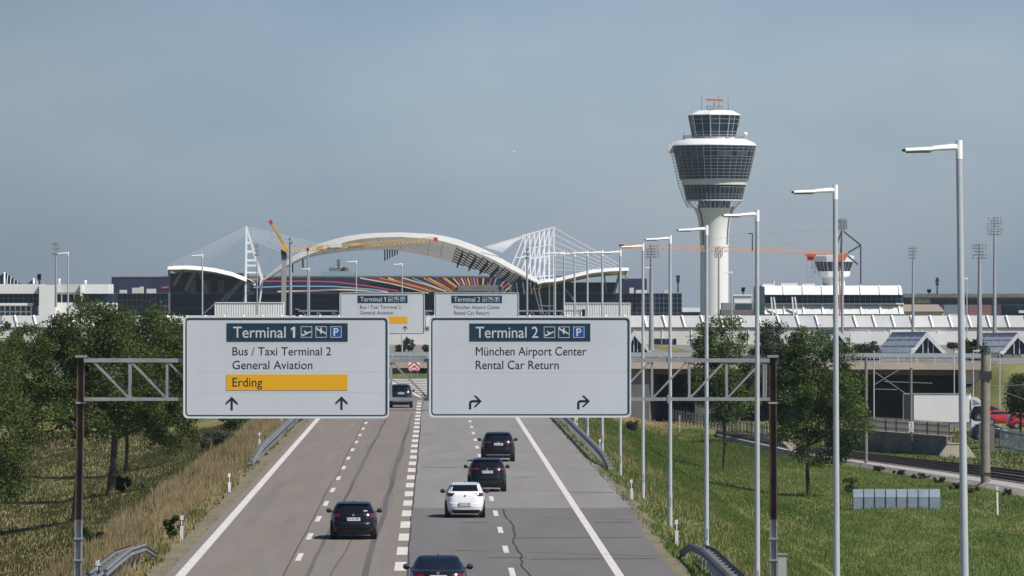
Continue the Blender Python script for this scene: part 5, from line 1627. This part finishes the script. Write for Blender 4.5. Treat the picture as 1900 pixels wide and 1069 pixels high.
def ring_glass(nm, pts, n, rows, mt, rot=0.0, wv=.10, wh=.075, skip=()):
    p = prof(pts)
    mb = MB(); mb.lathe(c0.x, Yc, p, n, 0, rot); o = mb.build(nm, mt, t)
    mb = MB()
    (r0, z0), (r1, z1) = p[0], p[-1]
    r0 += .05; r1 += .05
    for k in range(n):
        a = 2 * math.pi * k / n + rot
        mb.bar((c0.x + r0 * math.cos(a), Yc + r0 * math.sin(a), z0), (c0.x + r1 * math.cos(a), Yc + r1 * math.sin(a), z1), wv)
    for f in rows:
        r = r0 + (r1 - r0) * f; z = z0 + (z1 - z0) * f
        for k in range(n):
            a = 2 * math.pi * k / n + rot; b_ = 2 * math.pi * (k + 1) / n + rot
            mb.bar((c0.x + r * math.cos(a), Yc + r * math.sin(a), z), (c0.x + r * math.cos(b_), Yc + r * math.sin(b_), z), wh)
    mb.build('glazing_bars', M_bar, o)
    return o
ring_glass('lower_glazing', [(52, 371), (58, 343.5)], 40, [0, .18, .36, .85, 1], M_glass)
mb = MB(); mb.lathe(c0.x, Yc, prof([(53, 373), (53, 371)]), 40); mb.lathe(c0.x, Yc, prof([(60, 343.4), (60.5, 336), (65, 333.2)]), 40); mb.build('floor_ring', M_panel2, t)
ring_glass('main_glazing', [(64, 333), (77.5, 271.5)], 36, [0, .10, .2, .30, .40, .50, .60, .68, .84, .93], M_glass, rot=.05)
mb = MB()
(r0, z0), (r1, z1) = prof([(64, 333), (77.5, 271.5)])
for k in range(36):
    a = 2 * math.pi * (k + .08) / 36 + .05; b_ = 2 * math.pi * (k + .92) / 36 + .05
    q = []
    for ang, f in ((a, .685), (b_, .685), (b_, .835), (a, .835)):
        r = r0 + (r1 - r0) * f + .03; q.append((c0.x + r * math.cos(ang), Yc + r * math.sin(ang), z0 + (z1 - z0) * f))
    if (k * 5) % 7 < 4: mb.face(q)
mb.build('blind', M_glass2, t)
mb = MB(); mb.lathe(c0.x, Yc, prof([(78, 271.4), (78.5, 270), (74, 265), (60, 259), (55, 258)]), 36, 0, .05); mb.build('main_roof', M_white, t, smooth=True)
mb = MB(); mb.lathe(c0.x, Yc, prof([(40, 259), (40, 254.5)]), 8, 0, .39); mb.build('cab_base', M_panel2, t)
ring_glass('cab_glazing', [(40.5, 255), (48.5, 214.5)], 8, [0, .12, .25, .62, .82, 1], M_glass, rot=.39 + .2, wv=.34, wh=.10)
mb = MB()
p0, p1 = prof([(40.5, 255), (48.5, 214.5)])
for k in range(8):
    a = 2 * math.pi * k / 8 + .59; b_ = 2 * math.pi * (k + 1) / 8 + .59
    for f in (.5,):
        lo2 = Vector((c0.x + p0[0] * (math.cos(a) + math.cos(b_)) / 2, Yc + p0[0] * (math.sin(a) + math.sin(b_)) / 2, p0[1])); hi2 = Vector((c0.x + p1[0] * (math.cos(a) + math.cos(b_)) / 2, Yc + p1[0] * (math.sin(a) + math.sin(b_)) / 2, p1[1]))
        mb.bar(lo2, hi2, .14)
mb.build('cab_bar', M_panel2, t)
mb = MB(); mb.lathe(c0.x, Yc, prof([(49.5, 214.4), (49.5, 213.4), (36, 206.5), (33, 205.4), (20, 205)]), 8, 0, .59); mb.build('cab_roof', M_white, t)
mb = MB(); mb.lathe(c0.x, Yc, prof([(14, 205), (14, 203), (8, 202), (3, 200), (1.2, 198), (1.2, 190)]), 12)
for k in range(12):
    a = 2 * math.pi * k / 12; mb.bar((c0.x + 15 * sp * math.cos(a), Yc + 15 * sp * math.sin(a), zp(205)), (c0.x + 15 * sp * math.cos(a), Yc + 15 * sp * math.sin(a), zp(197)), .12)
    b_ = a + math.pi / 6; mb.bar((c0.x + 15 * sp * math.cos(a), Yc + 15 * sp * math.sin(a), zp(197)), (c0.x + 15 * sp * math.cos(b_), Yc + 15 * sp * math.sin(b_), zp(197)), .1)
mb.build('radar_mount', M_galv, t)
mb = MB(); mb.bar(P(1310, 185, Yc), P(1342, 186.5, Yc), .9, .55); mb.build('radar_bar', mat('radar_red', (.62, .10, .04), .5), t)
for x, y0, y1 in [(1302, 178, 205), (1351, 180, 206), (1334, 178, 200), (1268, 245, 260), (1280, 250, 260)]: 
    mb = MB(); mb.tube(P(x, y1, Yc), P(x, y0, Yc), .09, .05, 5); mb.build('whip_aerial', M_dark, t)
mb = MB()
for k in range(36):
    a = 2 * math.pi * k / 36; b_ = 2 * math.pi * (k + 1) / 36
    for z in (252, 255): mb.bar((c0.x + 58 * sp * math.cos(a), Yc + 58 * sp * math.sin(a), zp(z)), (c0.x + 58 * sp * math.cos(b_), Yc + 58 * sp * math.sin(b_), zp(z)), .1)
    mb.bar((c0.x + 58 * sp * math.cos(a), Yc + 58 * sp * math.sin(a), zp(259)), (c0.x + 58 * sp * math.cos(a), Yc + 58 * sp * math.sin(a), zp(252)), .1)
mb.build('parapet_rail', M_galv, t)
mb = MB(); q = P(1383, 250, Yc); mb.lathe(q.x, q.y, [(.1, q.z - 1.4), (.3, q.z - .6), (.7, q.z - .2), (.8, q.z + .2), (.55, q.z + .7), (.1, q.z + .9)], 12); mb.build('radome', M_white, t, smooth=True)
for xs_ in ((1305, 'left'), (1348.5, 'right')):
    mb = MB()
    x = xs_[0]
    a_ = math.acos((x - tx) / 26.8)
    for k in range(24 if x > 1325 else 30):
        y = 452 - k * 2.9
        r_ = np.interp(y, [386, 388, 398, 412, 430, 450, 470], [38, 37.5, 33, 29.6, 27.6, 26.6, 26.2]) + .4
        px_ = tx + r_ * math.cos(a_); Yq = Yc - r_ * sp * math.sin(a_)
        p = Vector(((tx - CX) * Yc / F + r_ * sp * math.cos(a_), Yq, zp(y)))
        mb.box(p, (.55, .5, .30), rz=-(math.pi / 2 - a_))
    mb.build('stair_slot', M_dark, t)
mb = MB()
lat_ = [(1240, 270), (1247, 290), (1253, 318), (1259, 345), (1268, 370), (1276, 386)]
for k in range(len(lat_) - 1):
    (x0, y0), (x1, y1) = lat_[k], lat_[k + 1]
    for dx in (0, 9):
        mb.bar(P(x0 + dx, y0, Yc - 2), P(x1 + dx, y1, Yc - 2), .2)
    for q in range(5):
        f = q / 5; xa = x0 + (x1 - x0) * f; ya = y0 + (y1 - y0) * f
        mb.bar(P(xa, ya, Yc - 2), P(xa + 10, ya + 1.5, Yc - 2), .14); mb.bar(P(xa, ya, Yc - 2), P(xa + 9, ya + 5, Yc - 2), .1)
for y in (270, 280): mb.bar(P(1238, y, Yc - 2), P(1262, y - 6, Yc - 2), .5)
px_box(mb, 1239, 268, 1250, 284, Yc - 2.5, 2); mb.bar(P(1246, 268, Yc - 2), P(1262, 262, Yc - 2), .9)
mb.build('stair_frame', M_panel2, t)
mb = MB()
for k in range(15):
    a = math.pi + math.pi * k / 14
    mb.bar((c0.x + 36 * sp * math.cos(a), Yc + 36 * sp * math.sin(a), zp(389)), (c0.x + 51 * sp * math.cos(a), Yc + 51 * sp * math.sin(a), zp(373)), .16)
mb.build('bracket', M_panel2, t)

# old terminal module with the small tower on the right
Ym = 1300
t = thing('terminal_module', 'white terminal module with long dark window band, right of the control tower', 'building', P(1545, to_ground(Ym), Ym))
mb = MB()
v = Vector((0, 25, 0))
def slant(x0, x1, yt, yb, lean, dyt, m=0, mbx=None):
    a, b_, c, d = P(x0, yb, Ym), P(x1 + lean, yb, Ym), P(x1, yt, Ym) + Vector((0, dyt, 0)), P(x0, yt, Ym) + Vector((0, dyt, 0))
    mbx.hexa([a, b_, b_ + v, a + v, d, c, c + v, d + v], m)
slant(1415, 1673, 530, 547, 2, 3, 0, mb); mb.build('roof', M_panel, t)
mb = MB(); px_box(mb, 1412, 547, 1675, 563, Ym + 3, 22); mb.build('window_band', M_glass, t)
mullions(t, 1420, 547.5, 1674, 563, Ym + 2.9, 26, 2, .08, M_mull)
mb = MB(); slant(1418, 1675, 564, 583, 3, 3, 0, mb); mb.build('sloping_wall', M_panel2, t)
mb = MB(); px_box(mb, 1412, 562.6, 1677, 565, Ym + 1.5, 20); mb.build('ledge', M_wall, t)
mb = MB(); px_box(mb, 1412, 583, 1680, 588, Ym + 2, 22); mb.build('dark_slot', M_conc_d, t)
mb = MB()
for x in [1418 + 35.7 * k for k in range(8)]:
    mb.bar(P(x + 3, 584, Ym - .2), P(x, 564, Ym + 2.6), .4, .4); mb.bar(P(x + 1, 547, Ym - .2), P(x, 530, Ym + 2.8), .25, .25)
for x in (1431, 1470): mb.bar(P(x, 551, Ym), P(x + 3, 586, Ym), .3); mb.bar(P(x + 5, 551, Ym), P(x + 10, 586, Ym), .3)
mb.build('rib', M_white, t)
mb = MB(); px_box(mb, 1405, 532, 1419, 590, Ym - 2, 20); mb.build('end_bay', M_glass2, t)
mb = MB()
for x, w_, h_ in [(1425, 20, 4), (1436, 3, 9), (1465, 30, 5), (1500, 24, 4)]: px_box(mb, x - w_ / 2, 530.5 - h_, x + w_ / 2, 531, Ym + 8, 4)
mb.build('roof_plant', M_panel2, t)
c1 = P(1547, 530, 1320)
t = thing('old_tower', 'small old white tower with dark raked windows above the terminal module', 'tower', c1)
s1 = 1320 / F; z1_ = lambda y: H - (y - CY) * s1
pr = lambda pts: [(r * s1, z1_(y)) for r, y in pts]
mb = MB(); mb.lathe(c1.x, 1320, pr([(22, 534), (22, 512)]), 8, 0, .39); mb.build('stem', M_panel2, t)
mb = MB(); mb.lathe(c1.x, 1320, pr([(24, 515), (31, 512), (33, 503.5)]), 8, 0, .39); mb.build('balcony', M_panel, t)
mb = MB(); mb.lathe(c1.x, 1320, pr([(31, 503.4), (37.5, 486)]), 8, 0, .39); mb.build('glazing', M_glass, t)
mb = MB()
for k in range(8):
    for f in (0, .33, .66):
        a = 2 * math.pi * (k) / 8 + .39; b_ = 2 * math.pi * (k + 1) / 8 + .39
        p0 = Vector((math.cos(a), math.sin(a), 0)).lerp(Vector((math.cos(b_), math.sin(b_), 0)), f)
        mb.bar((c1.x + 31.2 * s1 * p0.x, 1320 + 31.2 * s1 * p0.y, z1_(503)), (c1.x + 37.7 * s1 * p0.x, 1320 + 37.7 * s1 * p0.y, z1_(486)), .14)
mb.build('glazing_bar', M_galv, t)
mb = MB(); mb.lathe(c1.x, 1320, pr([(39, 485.8), (40.5, 475.5), (37, 474)]), 8, 0, .39); mb.build('roof', M_panel2, t)
mb = MB()
for x in (1498, 1506, 1512): mb.bar(P(x, 530, 1316), P(x, 492, 1316), .18)
for y in (497, 505, 513, 521): mb.bar(P(1495, y, 1316), P(1514, y, 1316), .16)
for a, b_ in [((1505, 482), (1516, 505))]: mb.bar(P(*a, 1316), P(*b_, 1316), .5)
mb.build('stair_frame', M_galv, t)

# far roofs on the right
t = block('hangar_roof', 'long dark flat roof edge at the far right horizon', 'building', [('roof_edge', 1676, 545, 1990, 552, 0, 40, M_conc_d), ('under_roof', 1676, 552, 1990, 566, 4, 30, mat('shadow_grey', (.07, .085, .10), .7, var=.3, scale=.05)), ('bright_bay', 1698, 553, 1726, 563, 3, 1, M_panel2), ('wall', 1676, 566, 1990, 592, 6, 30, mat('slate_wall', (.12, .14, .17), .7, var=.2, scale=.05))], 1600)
mb = MB()
for k in range(24): mb.bar(P(1680 + 13 * k, 552, 1599), P(1686.5 + 13 * k, 557, 1599), .25); mb.bar(P(1693 + 13 * k, 552, 1599), P(1686.5 + 13 * k, 557, 1599), .25)
mb.build('truss', M_dark, t)
t = block('brown_hall', 'beige hall with a hipped brown roof right of the terminal module', 'building', [('wall', 1676, 578, 1752, 592, 0, 12, M_fascia)], 1400)
mb = MB(); mb.hexa([P(1672, 578, 1399), P(1753, 578, 1399), P(1753, 578, 1413), P(1672, 578, 1413), P(1676, 565, 1404), P(1741, 565, 1404), P(1741, 565, 1408), P(1676, 565, 1408)]); mb.build('roof', mat('brown_roof', (.26, .225, .19), .8), t)
t = block('blue_hall', 'blue-grey hall between the beige hall and the red roof', 'building', [('wall', 1752, 566, 1796, 592, 0, 12, mat('blue_grey_wall', (.17, .20, .25), .6)), ('door', 1760, 583, 1776, 592, -.2, .3, M_panel2)], 1420)
t = block('red_hall', 'small reddish hall at the far right', 'building', [('wall', 1797, 566, 1840, 588, 0, 12, mat('red_wall', (.20, .11, .10), .8)), ('roof', 1795, 583, 1842, 588, -3, 4, mat('red_roof', (.30, .16, .13), .8))], 1430)
t = block('dark_depot', 'dark glazed depot at the far right edge behind the masts', 'building', [('wall', 1858, 566, 1960, 590, 0, 12, M_glass), ('sign_band', 1890, 576, 1960, 581, -.3, .3, M_panel2)], 1415)
t = block('grey_workshop', 'grey low workshop at the foot of the control tower', 'building', [('wall', 1338, 575, 1410, 592, 0, 12, M_conc_d), ('upper_hut', 1362, 549, 1394, 562, 3, 6, M_panel), ('hut_roof', 1360, 546.5, 1396, 549, 2.7, 6.6, M_white), ('grey_front', 1340, 562, 1400, 575, 2, 8, M_galv), ('dark_bay', 1366, 564, 1395, 574, 1.8, .3, M_glass2)], 1360)
t = block('white_shed', 'small white flat-roofed shed left of the control tower base', 'building', [('roof', 1266, 571.5, 1299, 579, 0, 10, M_white), ('wall', 1266, 579, 1300, 592, 1, 8, M_glass2)], 1450)

# glass gable roofs
def gable(label, x0, yb, xa, ya, x1, xr, yr, Y, zf=-.35):
    t = thing('gable_rooflight', label, 'rooflight', P((x0 + x1) / 2, yb, Y), 'blue-grey glass gable roofs')
    fl, fr_, ap = P(x0, yb, Y), P(x1, yb, Y), P(xa, ya, Y)
    dv = Vector((S(xr - xa, Y + 8), 9.0, 0))
    dv.z = P(xr, yr, Y + 9).z - ap.z
    bl, br, ab_ = fl + dv, fr_ + dv, ap + dv
    mb = MB(); mb.prism([fl, bl, ab_, ap], (0, 0, .25)); mb.build('glass_slope', mat('rooflight_glass', (.46, .51, .54), .45, var=.1, scale=.3, spec=.3), t)
    mb = MB(); mb.prism([fr_, br, ab_, ap], (0, 0, .25)); mb.build('far_slope', MATS['rooflight_glass'], t)
    mb = MB()
    for f in (.0, .25, .5, .75, 1.0): mb.bar(fl + dv * f + Vector((0, 0, .3)), ap + dv * f + Vector((0, 0, .3)), .13, .12)
    for f in (.33, .66): mb.bar(fl.lerp(ap, f) + Vector((0, 0, .27)), bl.lerp(ab_, f) + Vector((0, 0, .27)), .06)
    mb.bar(ap + Vector((0, 0, .3)), ab_ + Vector((0, 0, .3)), .22); mb.build('glazing_bar', M_galv, t)
    mb = MB(); f_ = Vector((0, -.3, 0))
    mb.bar(fl + f_, ap + f_, .45, .5); mb.bar(fr_ + f_ * 1.03, ap + f_ * 1.03, .45, .5); mb.build('gable_frame', M_panel2, t)
    mb = MB(); mb.face([fl, fr_, ap]); mb.build('gable_glazing', M_glass, t)
    mb = MB()
    for q in (.35, .5, .65):
        b0 = fl.lerp(fr_, q); zt = fl.z + (ap.z - fl.z) * (1 - abs(q - .5) * 2); mb.bar(b0 + f_ * .3, Vector((b0.x, b0.y, zt)) + f_ * .3, .12)
    mb.build('gable_post', M_panel2, t)
    mb = MB(); mb.box(((fl.x + fr_.x) / 2 + dv.x / 2, Y + 4.5, (fl.z + zf) / 2 - .2), (fr_.x - fl.x, 9, max(.2, fl.z - zf) + .3)); mb.build('plinth', M_conc_d, t)
gable('glass gable roof right of the middle, its dark gable facing the bridge', 1690, 657, 1719, 621, 1754, 1664, 621.5, 850)
gable('glass gable roof cut off by the right edge', 1858, 657, 1888, 622, 1925, 1830, 623, 850)
gable('glass gable roof half hidden behind the rounded right tree and a lamp post', 1520, 653, 1555, 616, 1586, 1527, 617, 870)
gable('white gable partly hidden by the Terminal 2 sign edge and lamp posts', 1160, 653, 1176, 617, 1206, 1150, 619, 880)

# masts with arrays of lamps or antennas
def array_mast(label, x, y0, y1, Y, yh, wpx, rows, r0=.32, r1=.16, mt=None, dark=False, ctop=None):
    mt = mt or mat('mast_grey', (.34, .35, .36), .5, metal=.2, var=.1, scale=.6)
    r0 *= .85; r1 *= .85
    a, b_ = P(x, y1, Y), P(x, y0, Y)
    t = thing('floodlight_mast', label, 'mast', a, 'tall apron floodlight masts')
    mb = MB(); mb.tube(a, P(x, yh, Y), r0, r1, 10); mb.tube(P(x, yh, Y), b_, r1 * .7, .08, 6); mb.build('shaft', mt, t, smooth=True)
    mb = MB(); s = Y / F
    for k in range(rows):
        y = y0 + 5 + (yh - y0 - 6) * k / max(1, rows - 1)
        w_ = wpx * (1 - .25 * abs(k - rows / 2) / rows)
        dz = random.uniform(-1, 1)
        mb.bar(P(x - w_ / 2, y + dz, Y), P(x + w_ / 2, y - dz, Y + .5), .12)
        for q in range(5):
            xx = x - w_ / 2 + w_ * q / 4
            if random.random() < .85: mb.bar(P(xx, y - 2.2, Y), P(xx + random.uniform(-1, 1), y + 2.2, Y), .16, .28)
    mb.build('lamp_array', M_dark if dark else M_galv, t)
    return t
array_mast('tallest floodlight mast near the right edge, with a dense round head', 1845.5, 400, 618, 900, 436, 26, 7, .36, .24)
array_mast('thick floodlight mast with an open flat head above the brown railway mast', 1817.5, 450, 642, 760, 480, 26, 5, .45, .22)
array_mast('slim floodlight mast in front of the beige hall roof', 1694, 456, 620, 900, 480, 16, 4, .30, .15)
array_mast('floodlight mast whose dense head tops the orange crane', 1563, 403, 640, 1000, 426, 16, 7, .30, .2)
array_mast('thick grey mast with an open array beside a short lamp post, left of the tower', 1208.5, 452, 650, 760, 478, 26, 5, .42, .2)
array_mast('mast with a small array standing before the white tower shaft', 1333.5, 456, 598, 1200, 478, 14, 5, .26, .2)
array_mast('antenna mast with tall forked head above the left trees', 103.8, 448, 570, 800, 472, 13, 3, .22, .12)
array_mast('thin mast left of the yellow crane, behind the left cable mast', 477, 452, 584, 1100, 474, 8, 3, .16, .12)
array_mast('grey mast with spiked head just right of the yellow crane mast', 539, 439, 590, 1000, 452, 5, 2, .32, .26)
array_mast('grey mast in front of the left rising part of the arch', 571, 458, 590, 1000, 464, 3, 2, .15, .14)
array_mast('grey mast before the row of lattice frames, left of the lamp row', 978, 458, 590, 1000, 480, 7, 3, .22, .18)
for x, y0, y1, Y_, lab in [(73, 509, 528, 1230, 'spiky dark aerial on the white wing roof at the left'), (1258, 511, 543, 1500, 'dark spiky aerial on the glazed block left of the tower'), (1739, 515, 546, 1580, 'taller dark aerial on the far right roof edge'), (1724, 537, 546, 1580, 'smaller dark aerial on the far right roof edge'), (1379, 534, 548, 1365, 'small dark aerial on the hut at the tower foot')]:
    t = thing('roof_aerial', lab, 'aerial', P(x, y1, Y_), 'dark roof aerials')
    mb = MB(); mb.tube(P(x, y1, Y_), P(x, y0, Y_), .22, .12, 6); mb.build('pole', M_dark, t)
    mb = MB()
    for k in range(6):
        y = y0 + (y1 - y0) * .08 * k + 1; mb.bar(P(x - 3 + random.uniform(-1, 1), y, Y_), P(x + 3 + random.uniform(-1, 1), y + random.uniform(-1, 1), Y_), .4)
    mb.build('element', M_dark, t)

# cranes
def lattice(mb, a, b_, h, w_, n, r, top_single=True):
    a = Vector(a); b_ = Vector(b_)
    up_ = Vector((0, 0, h)); sd = Vector((0, w_ / 2, 0))
    for off_ in ([up_, sd, -sd] if top_single else [up_ + sd, up_ - sd, sd, -sd]): mb.bar(a + off_, b_ + off_, r)
    for k in range(n):
        p = a.lerp(b_, k / n); q = a.lerp(b_, (k + .5) / n); s_ = a.lerp(b_, (k + 1) / n)
        for sg in (-1, 1):
            mb.bar(p + sd * sg, q + up_, r * .6); mb.bar(q + up_, s_ + sd * sg, r * .6)
Yk = 1200
t = thing('tower_crane', 'yellow tower crane in front of the left rise of the arched roof', 'crane', P(527, 592, Yk), 'construction cranes')
mb = MB(); mb.bar(P(526, 592, Yk), P(527.5, 480, Yk), .95, .95); mb.build('mast', mat('crane_mast_grey', (.30, .30, .31), .6), t)
mb = MB(); mb.bar(P(527.5, 480, Yk - .1), P(526, 462, Yk - .1), 1.1, 1.1); mb.build('mast_head', M_dark, t)
mb = MB(); mb.hexa([P(523, 464, Yk - 1), P(535, 470, Yk - 1), P(535, 470, Yk + 1), P(523, 464, Yk + 1), P(524, 455, Yk - 1), P(536, 462, Yk - 1), P(536, 462, Yk + 1), P(524, 455, Yk + 1)]); mb.build('slewing_unit', M_cyel, t)
mb = MB(); mb.bar(P(535, 465, Yk), P(503.5, 413, Yk), .2, .3); mb.bar(P(527, 458, Yk + .05), P(501.5, 413, Yk + .05), .2, .3)
for k in range(8): mb.bar(P(534 - 31 * k / 8, 465 - 52 * k / 8, Yk), P(528 - 26 * (k + .5) / 8, 458 - 45 * (k + .5) / 8, Yk + .02), .12)
mb.build('raised_arm', M_cyel, t)
mb = MB(); mb.bar(P(503.5, 415, Yk), P(501, 409, Yk), .9, .7); mb.build('arm_tip', M_red, t)
mb = MB(); lattice(mb, P(536, 468, Yk), P(808, 447.5, Yk), .8, 1.0, 36, .12); mb.build('jib', M_cyel, t)
mb = MB(); mb.bar(P(805, 445, Yk), P(812, 444.5, Yk), .9, .8); mb.build('jib_tip', M_red, t)
mb = MB(); mb.bar(P(588, 460, Yk - .8), P(600, 459, Yk - .8), .6, .8); mb.bar(P(650, 454, Yk - .8), P(676, 452, Yk - .8), .3, .45); mb.build('machinery', M_cyel, t)
mb = MB(); mb.bar(P(613, 456, Yk - .9), P(634, 455, Yk - .9), .5, .8); mb.build('ballast', M_panel, t)
mb = MB(); mb.bar(P(503, 412, Yk), P(620, 440, Yk), .05); mb.bar(P(502, 412, Yk), P(505, 520, Yk), .04); mb.build('pendant', M_galv, t)
Yk = 1150
t = thing('tower_crane', 'orange tower crane with long thin jib passing behind the control tower lamp posts', 'crane', P(1560, 650, Yk), 'construction cranes')
mb = MB()
for sx_ in (-3, 3):
    mb.bar(P(1560 + sx_, 650, Yk - .3), P(1561 + sx_, 472, Yk - .3), .2); mb.bar(P(1560 + sx_, 650, Yk + .4), P(1561 + sx_, 472, Yk + .4), .2)
for k in range(44):
    y = 650 - 4.05 * k; mb.bar(P(1557, y, Yk - .3), P(1563, y - 4, Yk - .3), .12); mb.bar(P(1563, y, Yk + .4), P(1557, y - 4, Yk + .4), .12)
mb.build('mast', mat('crane_mast_red', (.42, .19, .13), .6), t)
mb = MB(); lattice(mb, P(1575, 474, Yk), P(1152, 461, Yk), .85, 1.0, 52, .12); mb.build('jib', mat('crane_pale_orange', (.62, .34, .19), .6), t)
mb = MB(); mb.bar(P(1148, 455, Yk), P(1158, 455.5, Yk), .5, .3); mb.build('jib_tip', M_dark, t)
mb = MB(); mb.hexa([P(1552, 486, Yk - 1), P(1568, 484, Yk - 1), P(1568, 484, Yk + 1), P(1552, 486, Yk + 1), P(1552, 474, Yk - 1), P(1574, 470, Yk - 1), P(1574, 470, Yk + 1), P(1552, 474, Yk + 1)]); mb.build('slewing_unit', M_orange, t)
mb = MB()
for a, b_ in [((1560, 472), (1562, 427)), ((1562, 427), (1597, 455)), ((1597, 455), (1572, 470)), ((1572, 474), (1592, 491)), ((1553, 452), (1562, 428))]: mb.bar(P(*a, Yk), P(*b_, Yk), .32)
mb.bar(P(1597, 455, Yk), P(1597, 528, Yk), .28); mb.build('counter_frame', mat('crane_dark', (.06, .075, .09), .6), t)
mb = MB(); mb.bar(P(1560, 428, Yk), P(1400, 432, Yk), .04); mb.bar(P(1560, 428, Yk), P(1440, 458, Yk), .04); mb.bar(P(1400, 432, Yk), P(1300, 448, Yk), .04); mb.build('pendant', M_galv, t)
mb = MB(); mb.bar(P(1396, 433, Yk), P(1396, 466, Yk), .2); mb.bar(P(1388, 434, Yk), P(1396, 433, Yk), .2); mb.build('jib_strut', M_dark, t)
mb = MB(); px_box(mb, 1495, 471, 1514, 476, Yk - .8, 1.4); px_box(mb, 1498, 476, 1510, 484, Yk - .5, 1.0); mb.build('trolley', MATS['radar_red'], t)
# far small crane jib behind the roof
# airliner far off in the sky
Yp = 2100; c = P(954, 281.5, Yp)
t = thing('aircraft', 'tiny white aircraft far away in the open sky', 'aircraft', c)
mb = MB(); mb.tube(c + Vector((-.35, 0, .2)), c + Vector((.35, 0, -.2)), .22, .14, 8); mb.build('fuselage', M_white, t)
mb = MB(); mb.bar(c + Vector((-.1, -1.2, .0)), c + Vector((.1, 1.2, .0)), .3, .06); mb.build('wing', M_white, t)

# far tree belts at the foot of the low building
for k, (px, Yb, hp) in enumerate([(742, 900, 10), (757, 905, 14), (788, 900, 9), (1130, 900, 10), (1620, 880, 14), (1585, 885, 12), (1770, 880, 14), (1030, 905, 10), (850, 905, 12)]):
    b0 = base_at(px, Yb)
    tree('small_tree', 'small far tree before the low white building, %s of the nine counted from %s' % (['one', 'two', 'three', 'four', 'five', 'six', 'seven', 'eight', 'nine'][k], 'the gap'), b0, [(0, 0, S(hp, Yb) * 1.1, S(hp, Yb) * .8, 1.0, S(hp, Yb) * .8)], 10, 60, .2, M_leaf3, tr=.08, group='far small trees', cr=(.3, .6), nlimb=3)

# ------------------------------------------------------------------ the summer haze
mh = bpy.data.materials.new("haze_air"); mh.use_nodes = True
th_ = mh.node_tree
th_.nodes.remove(th_.nodes["Principled BSDF"])
pv = th_.nodes.new("ShaderNodeVolumePrincipled")
pv.inputs['Color'].default_value = (.62, .80, 1.0, 1)
pv.inputs['Density'].default_value = 3.8e-5
pv.inputs['Anisotropy'].default_value = 0.0
th_.links.new(pv.outputs[0], th_.nodes["Material Output"].inputs['Volume'])
mb = MB(); mb.box((0, 1900, 50), (3200, 4400, 132)); hz = mb.build('haze', mh, kind='stuff')
hz['label'] = 'thin summer haze over the airport'
hz.visible_shadow = True
